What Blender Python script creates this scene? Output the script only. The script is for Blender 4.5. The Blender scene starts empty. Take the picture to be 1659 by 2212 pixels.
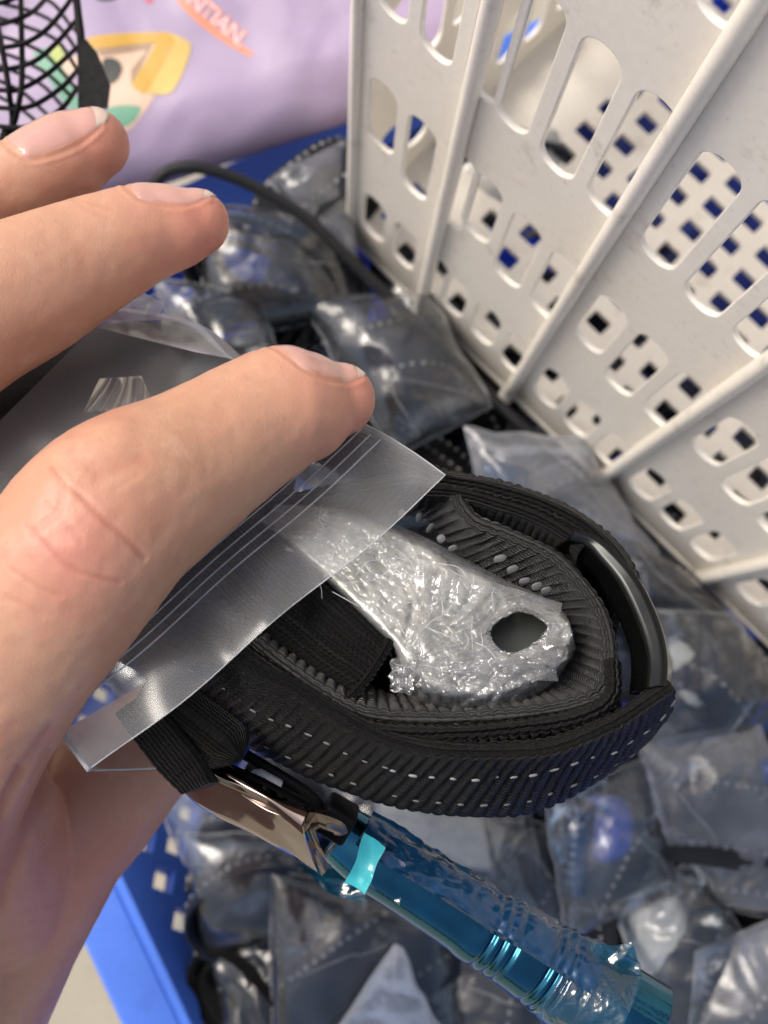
import bpy, bmesh, math, random
import numpy as np
from mathutils import Vector, Matrix

# ------------------------------------------------------------------ camera, sky, sun, exposure
# lengths below are written in centimetres and scaled by S to metres
S = 0.01
F_PX = 2280.0; CX, CY = 829.5, 1106.0; PW, PH = 1659.0, 2212.0
CAM_H = 46.0
_n = np.array([.0445, .142, 1.0]); _n /= np.linalg.norm(_n)
_x = np.array([1.0, 0, 0]) - _n*_n[0]; _x /= np.linalg.norm(_x)
RC = np.array([_x, np.cross(_n, _x), _n])          # camera axes -> world axes
EYE = np.array([0, 0, CAM_H])
scn = bpy.context.scene
col = scn.collection
cam_d = bpy.data.cameras.new('camera')
cam = bpy.data.objects.new('camera', cam_d); col.objects.link(cam)
cam_d.sensor_fit = 'VERTICAL'; cam_d.sensor_height = 32.0
cam_d.lens = 32.0*F_PX/PH
cam_d.clip_start = 0.005; cam_d.clip_end = 200
m4 = Matrix([[*RC[0], 0], [*RC[1], 0], [*RC[2], CAM_H*S], [0, 0, 0, 1]])
cam.matrix_world = m4
cam_d.dof.use_dof = True; cam_d.dof.focus_distance = 15.0*S; cam_d.dof.aperture_fstop = (cam_d.lens/1000)/(0.19*S)
scn.camera = cam

SUN_EL, SUN_AZ = math.radians(52), math.radians(-66)     # azimuth measured from the top of the picture
world = bpy.data.worlds.new('World'); scn.world = world; world.use_nodes = True
wn = world.node_tree; wn.nodes.clear()
sky = wn.nodes.new('ShaderNodeTexSky'); sky.sky_type = 'NISHITA'; sky.sun_disc = False
sky.sun_elevation = SUN_EL; sky.sun_rotation = SUN_AZ; sky.dust_density = 5.0; sky.ozone_density = 0.6
bg = wn.nodes.new('ShaderNodeBackground'); bg.inputs['Strength'].default_value = 0.125
wo = wn.nodes.new('ShaderNodeOutputWorld')
wn.links.new(sky.outputs[0], bg.inputs[0]); wn.links.new(bg.outputs[0], wo.inputs[0])
sl = bpy.data.lights.new('sun', 'SUN'); sl.energy = 1.9; sl.angle = math.radians(30); sl.color = (1, .95, .88)
so = bpy.data.objects.new('sun', sl); col.objects.link(so)
sd = Vector((math.sin(SUN_AZ)*math.cos(SUN_EL), math.cos(SUN_AZ)*math.cos(SUN_EL), math.sin(SUN_EL)))
so.rotation_euler = sd.to_track_quat('Z', 'Y').to_euler(); so.location = (0, 0, 3)
scn.view_settings.view_transform = 'Standard'; scn.view_settings.look = 'None'
scn.view_settings.exposure = 0.37; scn.view_settings.gamma = 1.0
scn.cycles.use_denoising = True
scn.cycles.transparent_max_bounces = 40; scn.cycles.max_bounces = 10; scn.cycles.glossy_bounces = 5
scn.cycles.sample_clamp_indirect = 6.0

# ------------------------------------------------------------------ geometry helpers (numpy, cm)
def ray(px, py):
    return RC @ np.array([(px-CX)/F_PX, -(py-CY)/F_PX, -1.0])
def P(px, py, d): return EYE + ray(px, py)*d
def PZ(px, py, z):
    r = ray(px, py); return EYE + r*((z-CAM_H)/r[2])
def to_px(V):
    c = (np.asarray(V)-EYE) @ RC
    return np.stack([CX+F_PX*c[:, 0]/-c[:, 2], CY-F_PX*c[:, 1]/-c[:, 2]], 1)
A_AX = RC @ (np.array([0.0, .5, .866]))            # axis of the strap roll (towards its near rim)
P0 = P(950, 1400, 14.6)
def NP(px, py, k=0.0):                              # point on the plane k cm behind the near rim
    r = ray(px, py); return EYE + r*(((P0 - A_AX*k - EYE) @ A_AX)/(r @ A_AX))
def npl(pts, k): return np.array([NP(x, y, k) for x, y in pts])
def pl(pts, d): return np.array([P(x, y, d) for x, y in pts])
def p3(pts): return np.array([P(*q) for q in pts])

def catmull(pts, n, closed=False):
    p = np.asarray(pts, float)
    q = np.vstack([p[-1], p, p[0], p[1]]) if closed else np.vstack([2*p[0]-p[1], p, 2*p[-1]-p[-2]])
    m = len(q)-3
    t = np.linspace(0, m, m*16+1); i = np.minimum(t.astype(int), m-1); u = (t-i)[:, None]
    a, b, c, d = q[i], q[i+1], q[i+2], q[i+3]
    r = .5*(2*b+(c-a)*u+(2*a-5*b+4*c-d)*u**2+(3*b-a-3*c+d)*u**3)
    L = np.r_[0, np.cumsum(np.linalg.norm(np.diff(r[:, :3], axis=0), axis=1))]
    s = np.linspace(0, L[-1], n)
    return np.stack([np.interp(s, L, r[:, k]) for k in range(r.shape[1])], 1)

def _h(ix, iy, iz, seed):
    h = (ix*374761393 + iy*668265263 + iz*2147483647 + seed*1274126177) & 0xffffffff
    h = ((h ^ (h >> 13))*1274126177) & 0xffffffff
    return ((h ^ (h >> 16)) & 0xffff)/32767.5 - 1
def noise(p, seed=0):
    p = np.asarray(p, float); f = np.floor(p); i = f.astype(np.int64); u = p-f; u = u*u*(3-2*u)
    r = 0
    for dx in (0, 1):
        for dy in (0, 1):
            for dz in (0, 1):
                w = (u[..., 0] if dx else 1-u[..., 0])*(u[..., 1] if dy else 1-u[..., 1])*(u[..., 2] if dz else 1-u[..., 2])
                r = r + w*_h(i[..., 0]+dx, i[..., 1]+dy, i[..., 2]+dz, seed)
    return r
def crumple(p, seed, scale=1.0, n=5):               # sharp-creased facets like stiff film
    rng = np.random.RandomState(seed); r = 0; p = np.asarray(p)*scale
    for k in range(n):
        d = rng.normal(size=3); d /= np.linalg.norm(d); fq = .35*1.45**k
        w = noise(p*fq*.9+k*7.1, seed+k)*.9
        x = (p @ d)*fq + w + rng.rand()
        r = r + (np.abs((x % 1.0)-.5)*2-.5)/1.35**k
    return r

def grid_faces(n, m, wrap_m=False, wrap_n=False, off=0):
    i = np.arange(n if wrap_n else n-1)[:, None]; j = np.arange(m if wrap_m else m-1)[None, :]
    i2, j2 = (i+1) % n, (j+1) % m
    f = np.stack(np.broadcast_arrays(i*m+j, i*m+j2, i2*m+j2, i2*m+j), -1)
    return f.reshape(-1, 4)+off

class MB:                                           # collects shapes into one mesh
    def __init__(s): s.V = []; s.F = []; s.UV = []; s.n = 0
    def add(s, V, F, uv=None):
        V = np.asarray(V, float); s.V.append(V)
        s.F += [tuple(int(a)+s.n for a in f) for f in F]
        s.UV.append(np.zeros((len(V), 2)) if uv is None else np.asarray(uv)); s.n += len(V); return s
    def grid(s, M, uv=None, wm=False, wn=False):
        n, m = M.shape[:2]
        return s.add(M.reshape(-1, 3), grid_faces(n, m, wm, wn), None if uv is None else uv.reshape(-1, 2))
    def tube(s, path, r, seg=10, caps=True, closed=False, flat=None, ref=None):
        path = np.asarray(path, float); n = len(path); r = np.broadcast_to(r, (n,))
        T = np.gradient(path, axis=0) if not closed else np.roll(path, -1, 0)-np.roll(path, 1, 0)
        T /= np.linalg.norm(T, axis=1)[:, None]+1e-9
        up = np.array([0, 0, 1.0]) if ref is None else np.asarray(ref)
        if ref is None and abs(T[0] @ up) > .9: up = np.array([1.0, 0, 0])
        N = np.zeros_like(path); v = up
        for k in range(n):
            v = v-T[k]*(v @ T[k]); v = v/(np.linalg.norm(v)+1e-9); N[k] = v
        B = np.cross(T, N); a = np.arange(seg)/seg*2*math.pi
        fl = 1.0 if flat is None else flat
        M = path[:, None]+r[:, None, None]*(np.cos(a)[None, :, None]*N[:, None]*fl+np.sin(a)[None, :, None]*B[:, None])
        L = np.r_[0, np.cumsum(np.linalg.norm(np.diff(path, axis=0), axis=1))]
        b = s.n; s.grid(M, np.stack(np.broadcast_arrays(L[:, None], a[None]*r.max()), -1), wm=True, wn=closed)
        if caps and not closed:
            s.F.append(tuple(b+k for k in range(seg))); s.F.append(tuple(b+(n-1)*seg+k for k in reversed(range(seg))))
        return s
    def box(s, c, ax, h):                           # centre, 3 axes, half sizes
        c = np.asarray(c); V = [c+ax[0]*h[0]*x+ax[1]*h[1]*y+ax[2]*h[2]*z for x in (-1, 1) for y in (-1, 1) for z in (-1, 1)]
        return s.add(V, [(0, 1, 3, 2), (4, 6, 7, 5), (0, 4, 5, 1), (2, 3, 7, 6), (0, 2, 6, 4), (1, 5, 7, 3)])
    def arrays(s): return np.vstack(s.V), s.F, np.vstack(s.UV)

def make_mesh(name, mb, mat, origin, smooth=True):
    V, F, UV = mb.arrays()
    me = bpy.data.meshes.new(name)
    me.from_pydata(((V-origin)*S).tolist(), [], F)
    if np.any(UV):
        l = me.uv_layers.new(name='uv'); idx = np.empty(len(me.loops), int); me.loops.foreach_get('vertex_index', idx)
        l.data.foreach_set('uv', UV[idx].ravel())
    me.polygons.foreach_set('use_smooth', [smooth]*len(me.polygons))
    me.materials.append(mat); me.update(); return me

def sharp(o, ang=35):
    o.data.set_sharp_from_angle(angle=math.radians(ang))
def bevel(o, w=.05, seg=2, ang=40):
    m = o.modifiers.new('bevel', 'BEVEL'); m.width = w*S; m.segments = seg; m.limit_method = 'ANGLE'; m.angle_limit = math.radians(ang)

def tag(o, label=None, cat=None, group=None, kind=None):
    if label: o['label'] = label
    if cat: o['category'] = cat
    if group: o['group'] = group
    if kind: o['kind'] = kind
    return o
class Thing:
    def __init__(s, name, label, cat, loc, group=None):
        s.o = bpy.data.objects.new(name, None); s.loc = np.asarray(loc, float); s.o.location = Vector(s.loc*S)
        s.o.empty_display_size = .01; col.objects.link(s.o); tag(s.o, label, cat, group)
    def part(s, name, mb, mat, parent=None, smooth=True, label=None, kind=None):
        o = bpy.data.objects.new(name, make_mesh(name, mb, mat, s.loc, smooth)); col.objects.link(o)
        o.parent = parent or s.o
        if label: o['label'] = label
        if kind: o['kind'] = kind
        return o
def solo(name, mb, mat, label=None, cat=None, group=None, kind=None, smooth=True):
    V = np.vstack(mb.V); c = V.mean(0)
    o = bpy.data.objects.new(name, make_mesh(name, mb, mat, c, smooth)); o.location = Vector(c*S); col.objects.link(o)
    return tag(o, label, cat, group, kind)

# ------------------------------------------------------------------ materials
class NT:
    def __init__(s, name):
        s.m = bpy.data.materials.new(name); s.m.use_nodes = True; s.t = s.m.node_tree; s.t.nodes.clear()
        s.out = s.n('ShaderNodeOutputMaterial')
    def n(s, kind, ins=None, **kw):
        d = s.t.nodes.new(kind)
        for k, v in kw.items(): setattr(d, k, v)
        for k, v in (ins or {}).items():
            if isinstance(v, tuple) and len(v) == 2 and hasattr(v[0], 'outputs'): s.t.links.new(v[0].outputs[v[1]], d.inputs[k])
            elif hasattr(v, 'outputs'): s.t.links.new(v.outputs[0], d.inputs[k])
            else: d.inputs[k].default_value = v
        return d
    def co(s, scale=1.0, uv=False):
        tc = s.n('ShaderNodeTexCoord'); mp = s.n('ShaderNodeMapping')
        s.t.links.new(tc.outputs['UV' if uv else 'Object'], mp.inputs[0])
        sc = scale if isinstance(scale, tuple) else (scale,)*3
        mp.inputs['Scale'].default_value = sc; return mp
    def noise(s, co, scale, detail=4, rough=.55): return s.n('ShaderNodeTexNoise', {'Vector': co, 'Scale': scale, 'Detail': detail, 'Roughness': rough})
    def ramp(s, fac, stops):
        r = s.n('ShaderNodeValToRGB', {'Fac': fac}); e = r.color_ramp.elements
        while len(e) < len(stops): e.new(.5)
        for k, (p, c) in enumerate(stops): e[k].position = p; e[k].color = (*c, 1) if len(c) == 3 else c
        return r
    def math(s, op, a, b=0.0, clamp=False): return s.n('ShaderNodeMath', {0: a, 1: b}, operation=op, use_clamp=clamp)
    def mixc(s, fac, a, b): 
        d = s.n('ShaderNodeMix', data_type='RGBA')
        for i, v in ((0, fac), (6, a), (7, b)):
            if hasattr(v, 'outputs'): s.t.links.new(v.outputs[0], d.inputs[i])
            else: d.inputs[i].default_value = v if i == 0 else (*v, 1)
        return _O(d, 2)
    def bump(s, h, strength, dist): return s.n('ShaderNodeBump', {'Height': h, 'Strength': strength, 'Distance': dist*S})
    def surf(s, sh): s.t.links.new(sh.outputs[0], s.out.inputs[0]); return s.m
    def pbr(s, **k): return s.surf(s.n('ShaderNodeBsdfPrincipled', k))
class _O:                                            # picks one output socket of a node
    def __init__(s, d, i): s.outputs = [d.outputs[i]]

def m_film(name, haze=.1, tint=(1, 1, 1), rough=.14, refl=1.0, bscale=1.2, bump=.5):
    t = NT(name); co = t.co(100)
    n1 = t.noise(co, bscale, 3, .6)
    n2 = t.noise(co, bscale*6, 2, .5)
    b = t.bump(t.math('ADD', n1, t.math('MULTIPLY', n2, .15)), bump, .12) if bump else t.n('ShaderNodeNewGeometry')
    if not bump: b = _O(b, 1)
    fr = t.n('ShaderNodeFresnel', {'IOR': 1.5, 'Normal': b})
    tr = t.n('ShaderNodeBsdfTransparent', {'Color': (*tint, 1)})
    gl = t.n('ShaderNodeBsdfGlossy', {'Color': (1, 1, 1, 1), 'Roughness': rough, 'Normal': b})
    mx = t.n('ShaderNodeMixShader', {0: t.math('MULTIPLY', fr, refl, True), 1: tr, 2: gl})
    df = t.n('ShaderNodeBsdfDiffuse', {'Color': (.8*tint[0], .82*tint[1], .85*tint[2], 1), 'Normal': b})
    tl = t.n('ShaderNodeBsdfTranslucent', {'Color': (.8*tint[0], .82*tint[1], .85*tint[2], 1), 'Normal': b})
    dd = t.n('ShaderNodeMixShader', {0: .35, 1: df, 2: tl})
    hz = t.math('MULTIPLY', t.n('ShaderNodeMapRange', {'Value': n1, 1: .3, 2: .75, 3: .5, 4: 1.5}), haze, True)
    return t.surf(t.n('ShaderNodeMixShader', {0: hz, 1: mx, 2: dd}))

def m_webbing(name, c=(.0042, .004, .004), ribs=True, shine=.16, ux=1.0):
    t = NT(name); uv = t.co((1, 1, 1), True)
    sep = t.n('ShaderNodeSeparateXYZ', {0: uv})
    yarn = t.n('ShaderNodeTexWave', {'Vector': t.n('ShaderNodeMapping', {'Vector': uv, 'Scale': (3, 5.2, 1)}), 'Scale': 1.0, 'Distortion': .9, 'Detail': 1.0, 'Detail Scale': 2.0}, wave_type='BANDS', bands_direction='Y')
    fib = t.noise(t.n('ShaderNodeMapping', {'Vector': uv, 'Scale': (60, 12, 1)}), 1.0, 3, .6)
    b = t.bump(t.math('ADD', yarn, t.math('MULTIPLY', fib, .7)), 1.0, .045)
    cc = t.ramp(fib, [(.25, tuple(x*.6 for x in c)), (.75, tuple(x*1.7 for x in c))])
    rg = t.n('ShaderNodeMapRange', {'Value': yarn, 1: 0.0, 2: 1.0, 3: .55, 4: .19})
    return t.pbr(**{'Base Color': cc, 'Roughness': rg, 'IOR': 1.55, 'Specular IOR Level': shine, 'Normal': b, 'Sheen Weight': .02, 'Sheen Roughness': .4})

def m_plain(name, c, rough=.5, metal=0.0, bump=.0, bscale=3.0, var=.12, coat=0.0, spec=.5, dirt=None, sss=0.0):
    t = NT(name); co = t.co(100)
    n = t.noise(co, bscale, 5, .6); n2 = t.noise(co, .35, 3, .5)
    a = tuple(x*(1-var) for x in c); b_ = tuple(min(1, x*(1+var)) for x in c)
    base = t.ramp(t.math('ADD', t.math('MULTIPLY', n, .5), t.math('MULTIPLY', n2, .5)), [(.3, a), (.7, b_)])
    if dirt:
        dn = t.noise(co, .9, 8, .72)
        base = t.mixc(t.n('ShaderNodeMapRange', {'Value': dn, 1: .57, 2: .80, 3: 0.0, 4: .85}), base, dirt)
    k = {'Base Color': base, 'Roughness': t.n('ShaderNodeMapRange', {'Value': n, 1: .3, 2: .7, 3: max(0.02, rough*.8), 4: min(1, rough*1.2)}), 'Metallic': metal, 'Specular IOR Level': spec, 'Coat Weight': coat, 'Coat Roughness': .12}
    if sss: k.update({'Subsurface Weight': sss, 'Subsurface Radius': (1, .9, .8), 'Subsurface Scale': .2*S})
    if bump: k['Normal'] = t.bump(n, bump, .02)
    return t.pbr(**k)

def m_skin():
    t = NT('skin'); co = t.co(100)
    big = t.noise(co, .55, 4, .6); mid = t.noise(co, 3.0, 4, .6); fine = t.noise(co, 22, 2, .5)
    base = t.ramp(big, [(.28, (.52, .272, .172)), (.5, (.575, .315, .205)), (.72, (.53, .238, .158))])
    vein = t.n('ShaderNodeMapRange', {'Value': mid, 1: .58, 2: .75, 3: 0.0, 4: .5})
    base = t.mixc(vein, base, (.58, .25, .19))
    base = t.mixc(t.n('ShaderNodeMapRange', {'Value': t.noise(co, 1.4, 6, .7), 1: .55, 2: .7, 3: 0.0, 4: .45}), base, (.66, .42, .30))
    base = t.mixc(t.n('ShaderNodeMapRange', {'Value': t.noise(co, 9.0, 3, .6), 1: .62, 2: .72, 3: 0.0, 4: .35}), base, (.50, .20, .15))
    at = t.n('ShaderNodeAttribute', attribute_name='flush_and_shade')
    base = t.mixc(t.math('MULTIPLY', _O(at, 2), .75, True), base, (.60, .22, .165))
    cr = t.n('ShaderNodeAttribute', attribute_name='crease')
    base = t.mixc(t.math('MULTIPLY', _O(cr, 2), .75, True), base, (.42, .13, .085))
    vo = t.n('ShaderNodeTexVoronoi', {'Vector': co, 'Scale': 20.0, 'Randomness': 1.0}, feature='DISTANCE_TO_EDGE')
    wr = t.n('ShaderNodeTexNoise', {'Vector': t.n('ShaderNodeMapping', {'Vector': co, 'Scale': (9, 3.0, 6), 'Rotation': (0, 0, .35)}), 'Scale': 1.0, 'Detail': 5.0, 'Roughness': .65})
    h = t.math('ADD', t.math('MULTIPLY', t.math('MINIMUM', vo, .25), .6), t.math('ADD', t.math('MULTIPLY', fine, .25), t.math('MULTIPLY', wr, .9)))
    b = t.bump(h, .38, .022)
    return t.pbr(**{'Base Color': base, 'Roughness': .42, 'Specular IOR Level': .45, 'Subsurface Weight': .14, 'Subsurface Radius': (1, .36, .2), 'Subsurface Scale': .22*S, 'Normal': b})

M = {}
M['film'] = m_film('clear_film', .035, (.94, .97, 1), refl=1.9, rough=.17, bscale=.7)
M['film_thin'] = m_film('thin_film', .08, refl=2.0, bscale=1.0)
M['film_milky'] = m_film('milky_film', .17, (.95, .96, 1), .25, 2.0, bscale=.6)
M['film_held'] = m_film('held_bag_film', .2, (.98, .98, .97), .28, 1.4, bscale=.35, bump=0)
M['film_crisp'] = m_film('cling_film', .10, (1, 1, 1), .10, 2.4, bscale=2.2, bump=1.0)
M['film_blue'] = m_film('blue_film', .14, (.05, .36, .56), .08, 2.4, bscale=1.6, bump=.6)
M['film_white'] = m_film('lip_sheen_film', .6, (.9, .95, 1), .2, 2.0, bscale=.8)
M['seam'] = m_film('seam_plastic', .55, (1, 1, 1), .2, 1.0)
M['web'] = m_webbing('black_webbing')
M['web_lit'] = m_webbing('lit_black_webbing', (.013, .013, .0128), shine=.6)  # same strap as web, lightened so rib highlights sit in its colour
M['web_navy'] = m_webbing('dark_navy_webbing', (.017, .023, .042))
M['web_grey'] = m_webbing('dark_grey_webbing', (.026, .028, .034))
M['padding'] = m_plain('dark_cloth', (.018, .018, .020), .8, bump=.5, bscale=14, spec=.2)
M['knit'] = m_webbing('black_elastic', (.006, .006, .006), shine=.14)
M['thread'] = m_plain('pale_thread', (.26, .265, .27), .5, bump=.3, bscale=20)
M['fleck'] = m_plain('reflective_fleck', (.11, .115, .12), .5, bump=.3, bscale=15)
M['thread_dim'] = m_plain('grey_thread', (.13, .13, .125), .55, bump=.3, bscale=20)
M['basket'] = m_plain('cream_plastic', (.88, .825, .73), .33, bump=.12, bscale=6, var=.06, dirt=(.44, .37, .28), sss=.15)
M['crate'] = m_plain('blue_plastic', (.08, .205, .76), .42, bump=.1, bscale=8, var=.12, dirt=(.06, .12, .48))
M['blue_dim'] = m_plain('blue_filler', (.05, .09, .42), .5, var=.2)
M['lilac'] = m_plain('lilac_plastic', (.355, .28, .415), .45, bump=.35, bscale=1.2, var=.07)
M['p_yellow'] = m_plain('print_yellow', (.56, .32, .045), .45, var=.08)
M['p_pale'] = m_plain('print_pale_yellow', (.60, .43, .12), .45, var=.08)
M['p_skin'] = m_plain('print_beige', (.66, .46, .34), .45, var=.08)
M['p_brown'] = m_plain('print_brown', (.33, .22, .14), .45, var=.08)
M['p_green'] = m_plain('print_green', (.13, .33, .22), .45, var=.1)
M['p_lime'] = m_plain('print_lime', (.38, .45, .10), .45, var=.1)
M['p_dark'] = m_plain('print_dark', (.03, .035, .03), .45, var=.1)
M['p_orange'] = m_plain('print_orange', (.72, .25, .15), .45, var=.1)
M['p_red'] = m_plain('print_red', (.60, .12, .15), .45, var=.1)
M['p_white'] = m_plain('print_white', (.74, .62, .72), .45, var=.05)
M['black'] = m_plain('black_plastic', (.005, .005, .006), .5, spec=.12, bump=.2, bscale=9)
M['rubber'] = m_plain('black_rubber', (.010, .010, .011), .55, bump=.15, bscale=12)
M['blackmetal'] = m_plain('black_metal', (.028, .030, .030), .2, .9, var=.1)
M['chrome'] = m_plain('chrome', (.25, .205, .185), .06, 1.0, bump=.06, bscale=1.0, var=.05)  # base darkened and browned to carry reflections of hand and surroundings
M['darkplate'] = m_plain('dark_green_grey_plate', (.035, .042, .038), .35, var=.2)
M['plate'] = m_plain('brushed_plate', (.46, .45, .42), .35, .55, bump=.15, bscale=4, var=.1)
M['film_wrap'] = m_film('crinkled_wrap_film', .28, (1, 1, .97), .15, 2.2, bscale=1.6, bump=.5)
M['lip'] = m_plain('film_covered_steel', (.50, .46, .40), .22, .75, bump=.5, bscale=5, var=.2, coat=.5)
M['steel'] = m_plain('polished_steel', (.50, .49, .46), .2, 1.0, bump=.1, bscale=2)
M['bluemetal'] = m_plain('blue_wrapped_metal', (.006, .12, .20), .07, 1.0, bump=.55, bscale=2.0, var=.35, coat=.6)
M['bluewrap'] = m_plain('deep_blue_wrap', (.006, .05, .13), .2, .3, bump=.6, bscale=3.0, var=.5, coat=.8)
M['cyan'] = m_plain('cyan_wrap_edge', (.05, .50, .55), .3, bump=.5, bscale=3, var=.2, coat=.5)
M['foam'] = m_plain('crumpled_white_wrap', (.48, .47, .43), .34, bump=.8, bscale=9, var=.28, coat=.5)
M['whiteplastic'] = m_plain('white_plastic', (.66, .68, .72), .3)
M['floor'] = m_plain('beige_concrete', (.40, .36, .27), .75, bump=.5, bscale=5, var=.14, dirt=(.22, .19, .14))
M['skin'] = m_skin()
M['nail'] = m_plain('fingernail', (.62, .345, .285), .16, var=.06, coat=.5, sss=.2)
M['nailtip'] = m_plain('nail_edge', (.70, .55, .45), .25, var=.05, coat=.3)

# ------------------------------------------------------------------ the setting
RIM = 16.0
g = MB()
gx = np.linspace(-1, 1, 41); gx = np.sign(gx)*np.abs(gx)**3*6000
XX, YY = np.meshgrid(gx, gx, indexing='ij')
g.grid(np.stack([XX, YY, XX*0], -1))
solo('ground', g, M['floor'], kind='structure')

# plate with holes: 2-D outline + holes, filled, extruded and softened, then laid in (origin, U, V, N)
def plate(outline, holes, thick, bev=.03, res=6):
    cu = bpy.data.curves.new('plate', 'CURVE'); cu.dimensions = '2D'; cu.fill_mode = 'BOTH'
    cu.extrude = max(thick/2-bev, .001); cu.bevel_depth = bev; cu.bevel_resolution = 2; cu.offset = -bev
    for poly in [outline]+holes:
        sp = cu.splines.new('POLY'); sp.points.add(len(poly)-1)
        for p, (x, y) in zip(sp.points, poly): p.co = (x, y, 0, 1)
        sp.use_cyclic_u = True
    o = bpy.data.objects.new('plate', cu); col.objects.link(o)
    me = o.evaluated_get(bpy.context.evaluated_depsgraph_get()).to_mesh()
    V = np.empty(len(me.vertices)*3); me.vertices.foreach_get('co', V); V = V.reshape(-1, 3)
    Fc = [tuple(p.vertices) for p in me.polygons]
    o.to_mesh_clear(); bpy.data.objects.remove(o); bpy.data.curves.remove(cu)
    return V, Fc
def rrect(x0, y0, x1, y1, r, n=5, lean=0.0):
    out = []
    for cx, cy, a0 in ((x1-r, y1-r, 0), (x0+r, y1-r, 90), (x0+r, y0+r, 180), (x1-r, y0+r, 270)):
        for k in range(n+1):
            a = math.radians(a0+90*k/n); out.append((cx+r*math.cos(a)+lean*(cy-y0), cy+r*math.sin(a)))
    return out
def lay(V, o, U, Vv, N): return o+V[:, :1]*U+V[:, 1:2]*Vv+V[:, 2:3]*N

# ---- blue crate under everything
def line2(a, b, z): return PZ(*a, z), PZ(*b, z)
la, lb = line2((260, 1914), (400, 2212), RIM); ta, tb = line2((478, 468), (705, 361), RIM)
def isect(a, b, c, d):
    A = np.array([[*(b-a)[:2]], [*(c-d)[:2]]]).T; s = np.linalg.solve(A, (c-a)[:2]); return a+(b-a)*s[0]
corner = isect(la, lb, ta, tb)
dl = lb-la; dl /= np.linalg.norm(dl); dt = tb-ta; dt /= np.linalg.norm(dt)
inl = np.array([-dl[1], dl[0], 0]); inl = inl if inl @ dt > 0 else -inl        # into the crate from its left side
intp = np.array([-dt[1], dt[0], 0]); intp = intp if intp @ dl > 0 else -intp    # into the crate from its top side
crate = Thing('blue_crate', 'open blue plastic crate heaped with bagged straps, its side pierced by diamond holes', 'crate', corner*[1, 1, 0])
LW, LT = 44.0, 46.0
def crate_side(name, org, along, inward, L, holes=True, lean=.06):
    hs = []
    if holes:
        for r in range(3):
            x = 1.5+(r % 2)*.62
            while x < L-1:
                hs.append([(x-.42, -1.35-r*1.05), (x, -1.35-r*1.05-.46), (x+.42, -1.35-r*1.05), (x, -1.35-r*1.05+.46)]); x += 1.24
    V, Fc = plate([(-.2, -15.6), (L, -15.6), (L, 0.0), (-.2, 0.0)], hs, .3, .04)
    down = np.array([0, 0, 1.0])-inward*lean
    o = crate.part(name, MB().add(lay(V, org, along, down, np.cross(along, down)), Fc), M['crate'], smooth=False)
    return o
crate_side('side_panel', corner, dl, inl, LW, lean=.5); crate_side('side_panel', corner, dt, intp, LT)
crate_side('side_panel', corner+dt*LT, dl, -inl, LW, False); crate_side('side_panel', corner+dl*LW, dt, -intp, LT, False)
def flange(org, along, inward, L, w):
    mb = MB(); c = org+along*L/2-inward*(w/2+.12)+np.array([0, 0, -.25])
    mb.box(c, (along, inward, np.array([0, 0, 1.0])), (L/2+w, w/2, .22))
    mb.box(org+along*L/2-inward*(w+.1)+np.array([0, 0, -1.0]), (along, inward, np.array([0, 0, 1.0])), (L/2+w, .12, .8))
    o = crate.part('rim', mb, M['crate'], smooth=False); bevel(o, .1, 3)
flange(corner, dl, inl, LW, 1.35); flange(corner, dt, intp, LT, 1.3)
mb = MB().box(corner+dl*LW/2+dt*(LT/2+4.0)+np.array([0, 0, -15.5]), (dl, dt, np.array([0, 0, 1.0])), (LW/2, LT/2-4.4, .2))
crate.part('bottom', mb, M['crate'], smooth=False)

# ------------------------------------------------------------------ white slotted basket
ZB = 16.5
BA = PZ(735, 500, ZB); BB = PZ(1659, 1400, ZB)
U = BB-BA; U /= np.linalg.norm(U); ZU = np.array([0, 0, 1.0]); BN = np.cross(U, ZU)      # BN points at the camera
BL, BD, BH = 21.0, 17.0, 27.0
basket = Thing('white_basket', 'tall cream white plastic basket with rows of rounded slots and raised ribs', 'basket', BA+U*BL/2-BN*BD/2)
rng = random.Random(4)
ribs = [3.32, 6.86, 10.42, 14.36, 18.0]
def wall_holes(L, bays):
    hs = []
    for b0 in bays:
        for k in range(3):
            x = b0+.48+k*1.13; w = .80
            for r, (y0, y1) in enumerate([(1.75, 4.05), (6.3, 9.45), (11.8, 15.6), (17.5, 21.0), (22.3, 25.2)]):
                j = (.5 if k == 0 else -.1 if k == 1 else 0.0) if r == 1 else 0.0
                if x+w > L-.3: continue
                hs.append(rrect(x, y0+j+rng.uniform(-.08, .08), x+w, y1+rng.uniform(-.12, .12), .36))
    return hs
V, Fc = plate([(.35, 0), (BL-.35, 0), (BL-.35, BH), (.35, BH)], wall_holes(BL, [0.32]+ribs[:-1]), .13, .03)
front = basket.part('slotted_wall', MB().add(lay(V, BA-BN*.11, U, ZU, BN), Fc), M['basket'], smooth=True); sharp(front, 50)
for x in ribs:                                           # each rib is proud of the wall and flares at its foot
    r = MB(); zz = np.linspace(.02, BH-.2, 40); a = np.linspace(0, math.pi, 12)
    rr = .175+.06*np.exp(-zz*2.5); dep = .17+.06*np.exp(-zz*2)
    Mx = np.array([[BA+U*(x+math.cos(t)*rr[i])+ZU*zz[i]+BN*(math.sin(t)**.8*dep[i]*1.5-.02) for t in a] for i in range(len(zz))])
    r.grid(Mx, wm=True); n = len(zz); r.F.append(tuple(range(12))); r.F.append(tuple((n-1)*12+k for k in reversed(range(12))))
    basket.part('rib', r, M['basket'])
for x in (.42,):                                         # narrow ridge beside the corner
    r = MB(); zz = np.linspace(.02, BH-.2, 30)
    r.tube(np.array([BA+U*x+ZU*z+BN*.0 for z in zz]), .13, 8); basket.part('rib', r, M['basket'])
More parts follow.
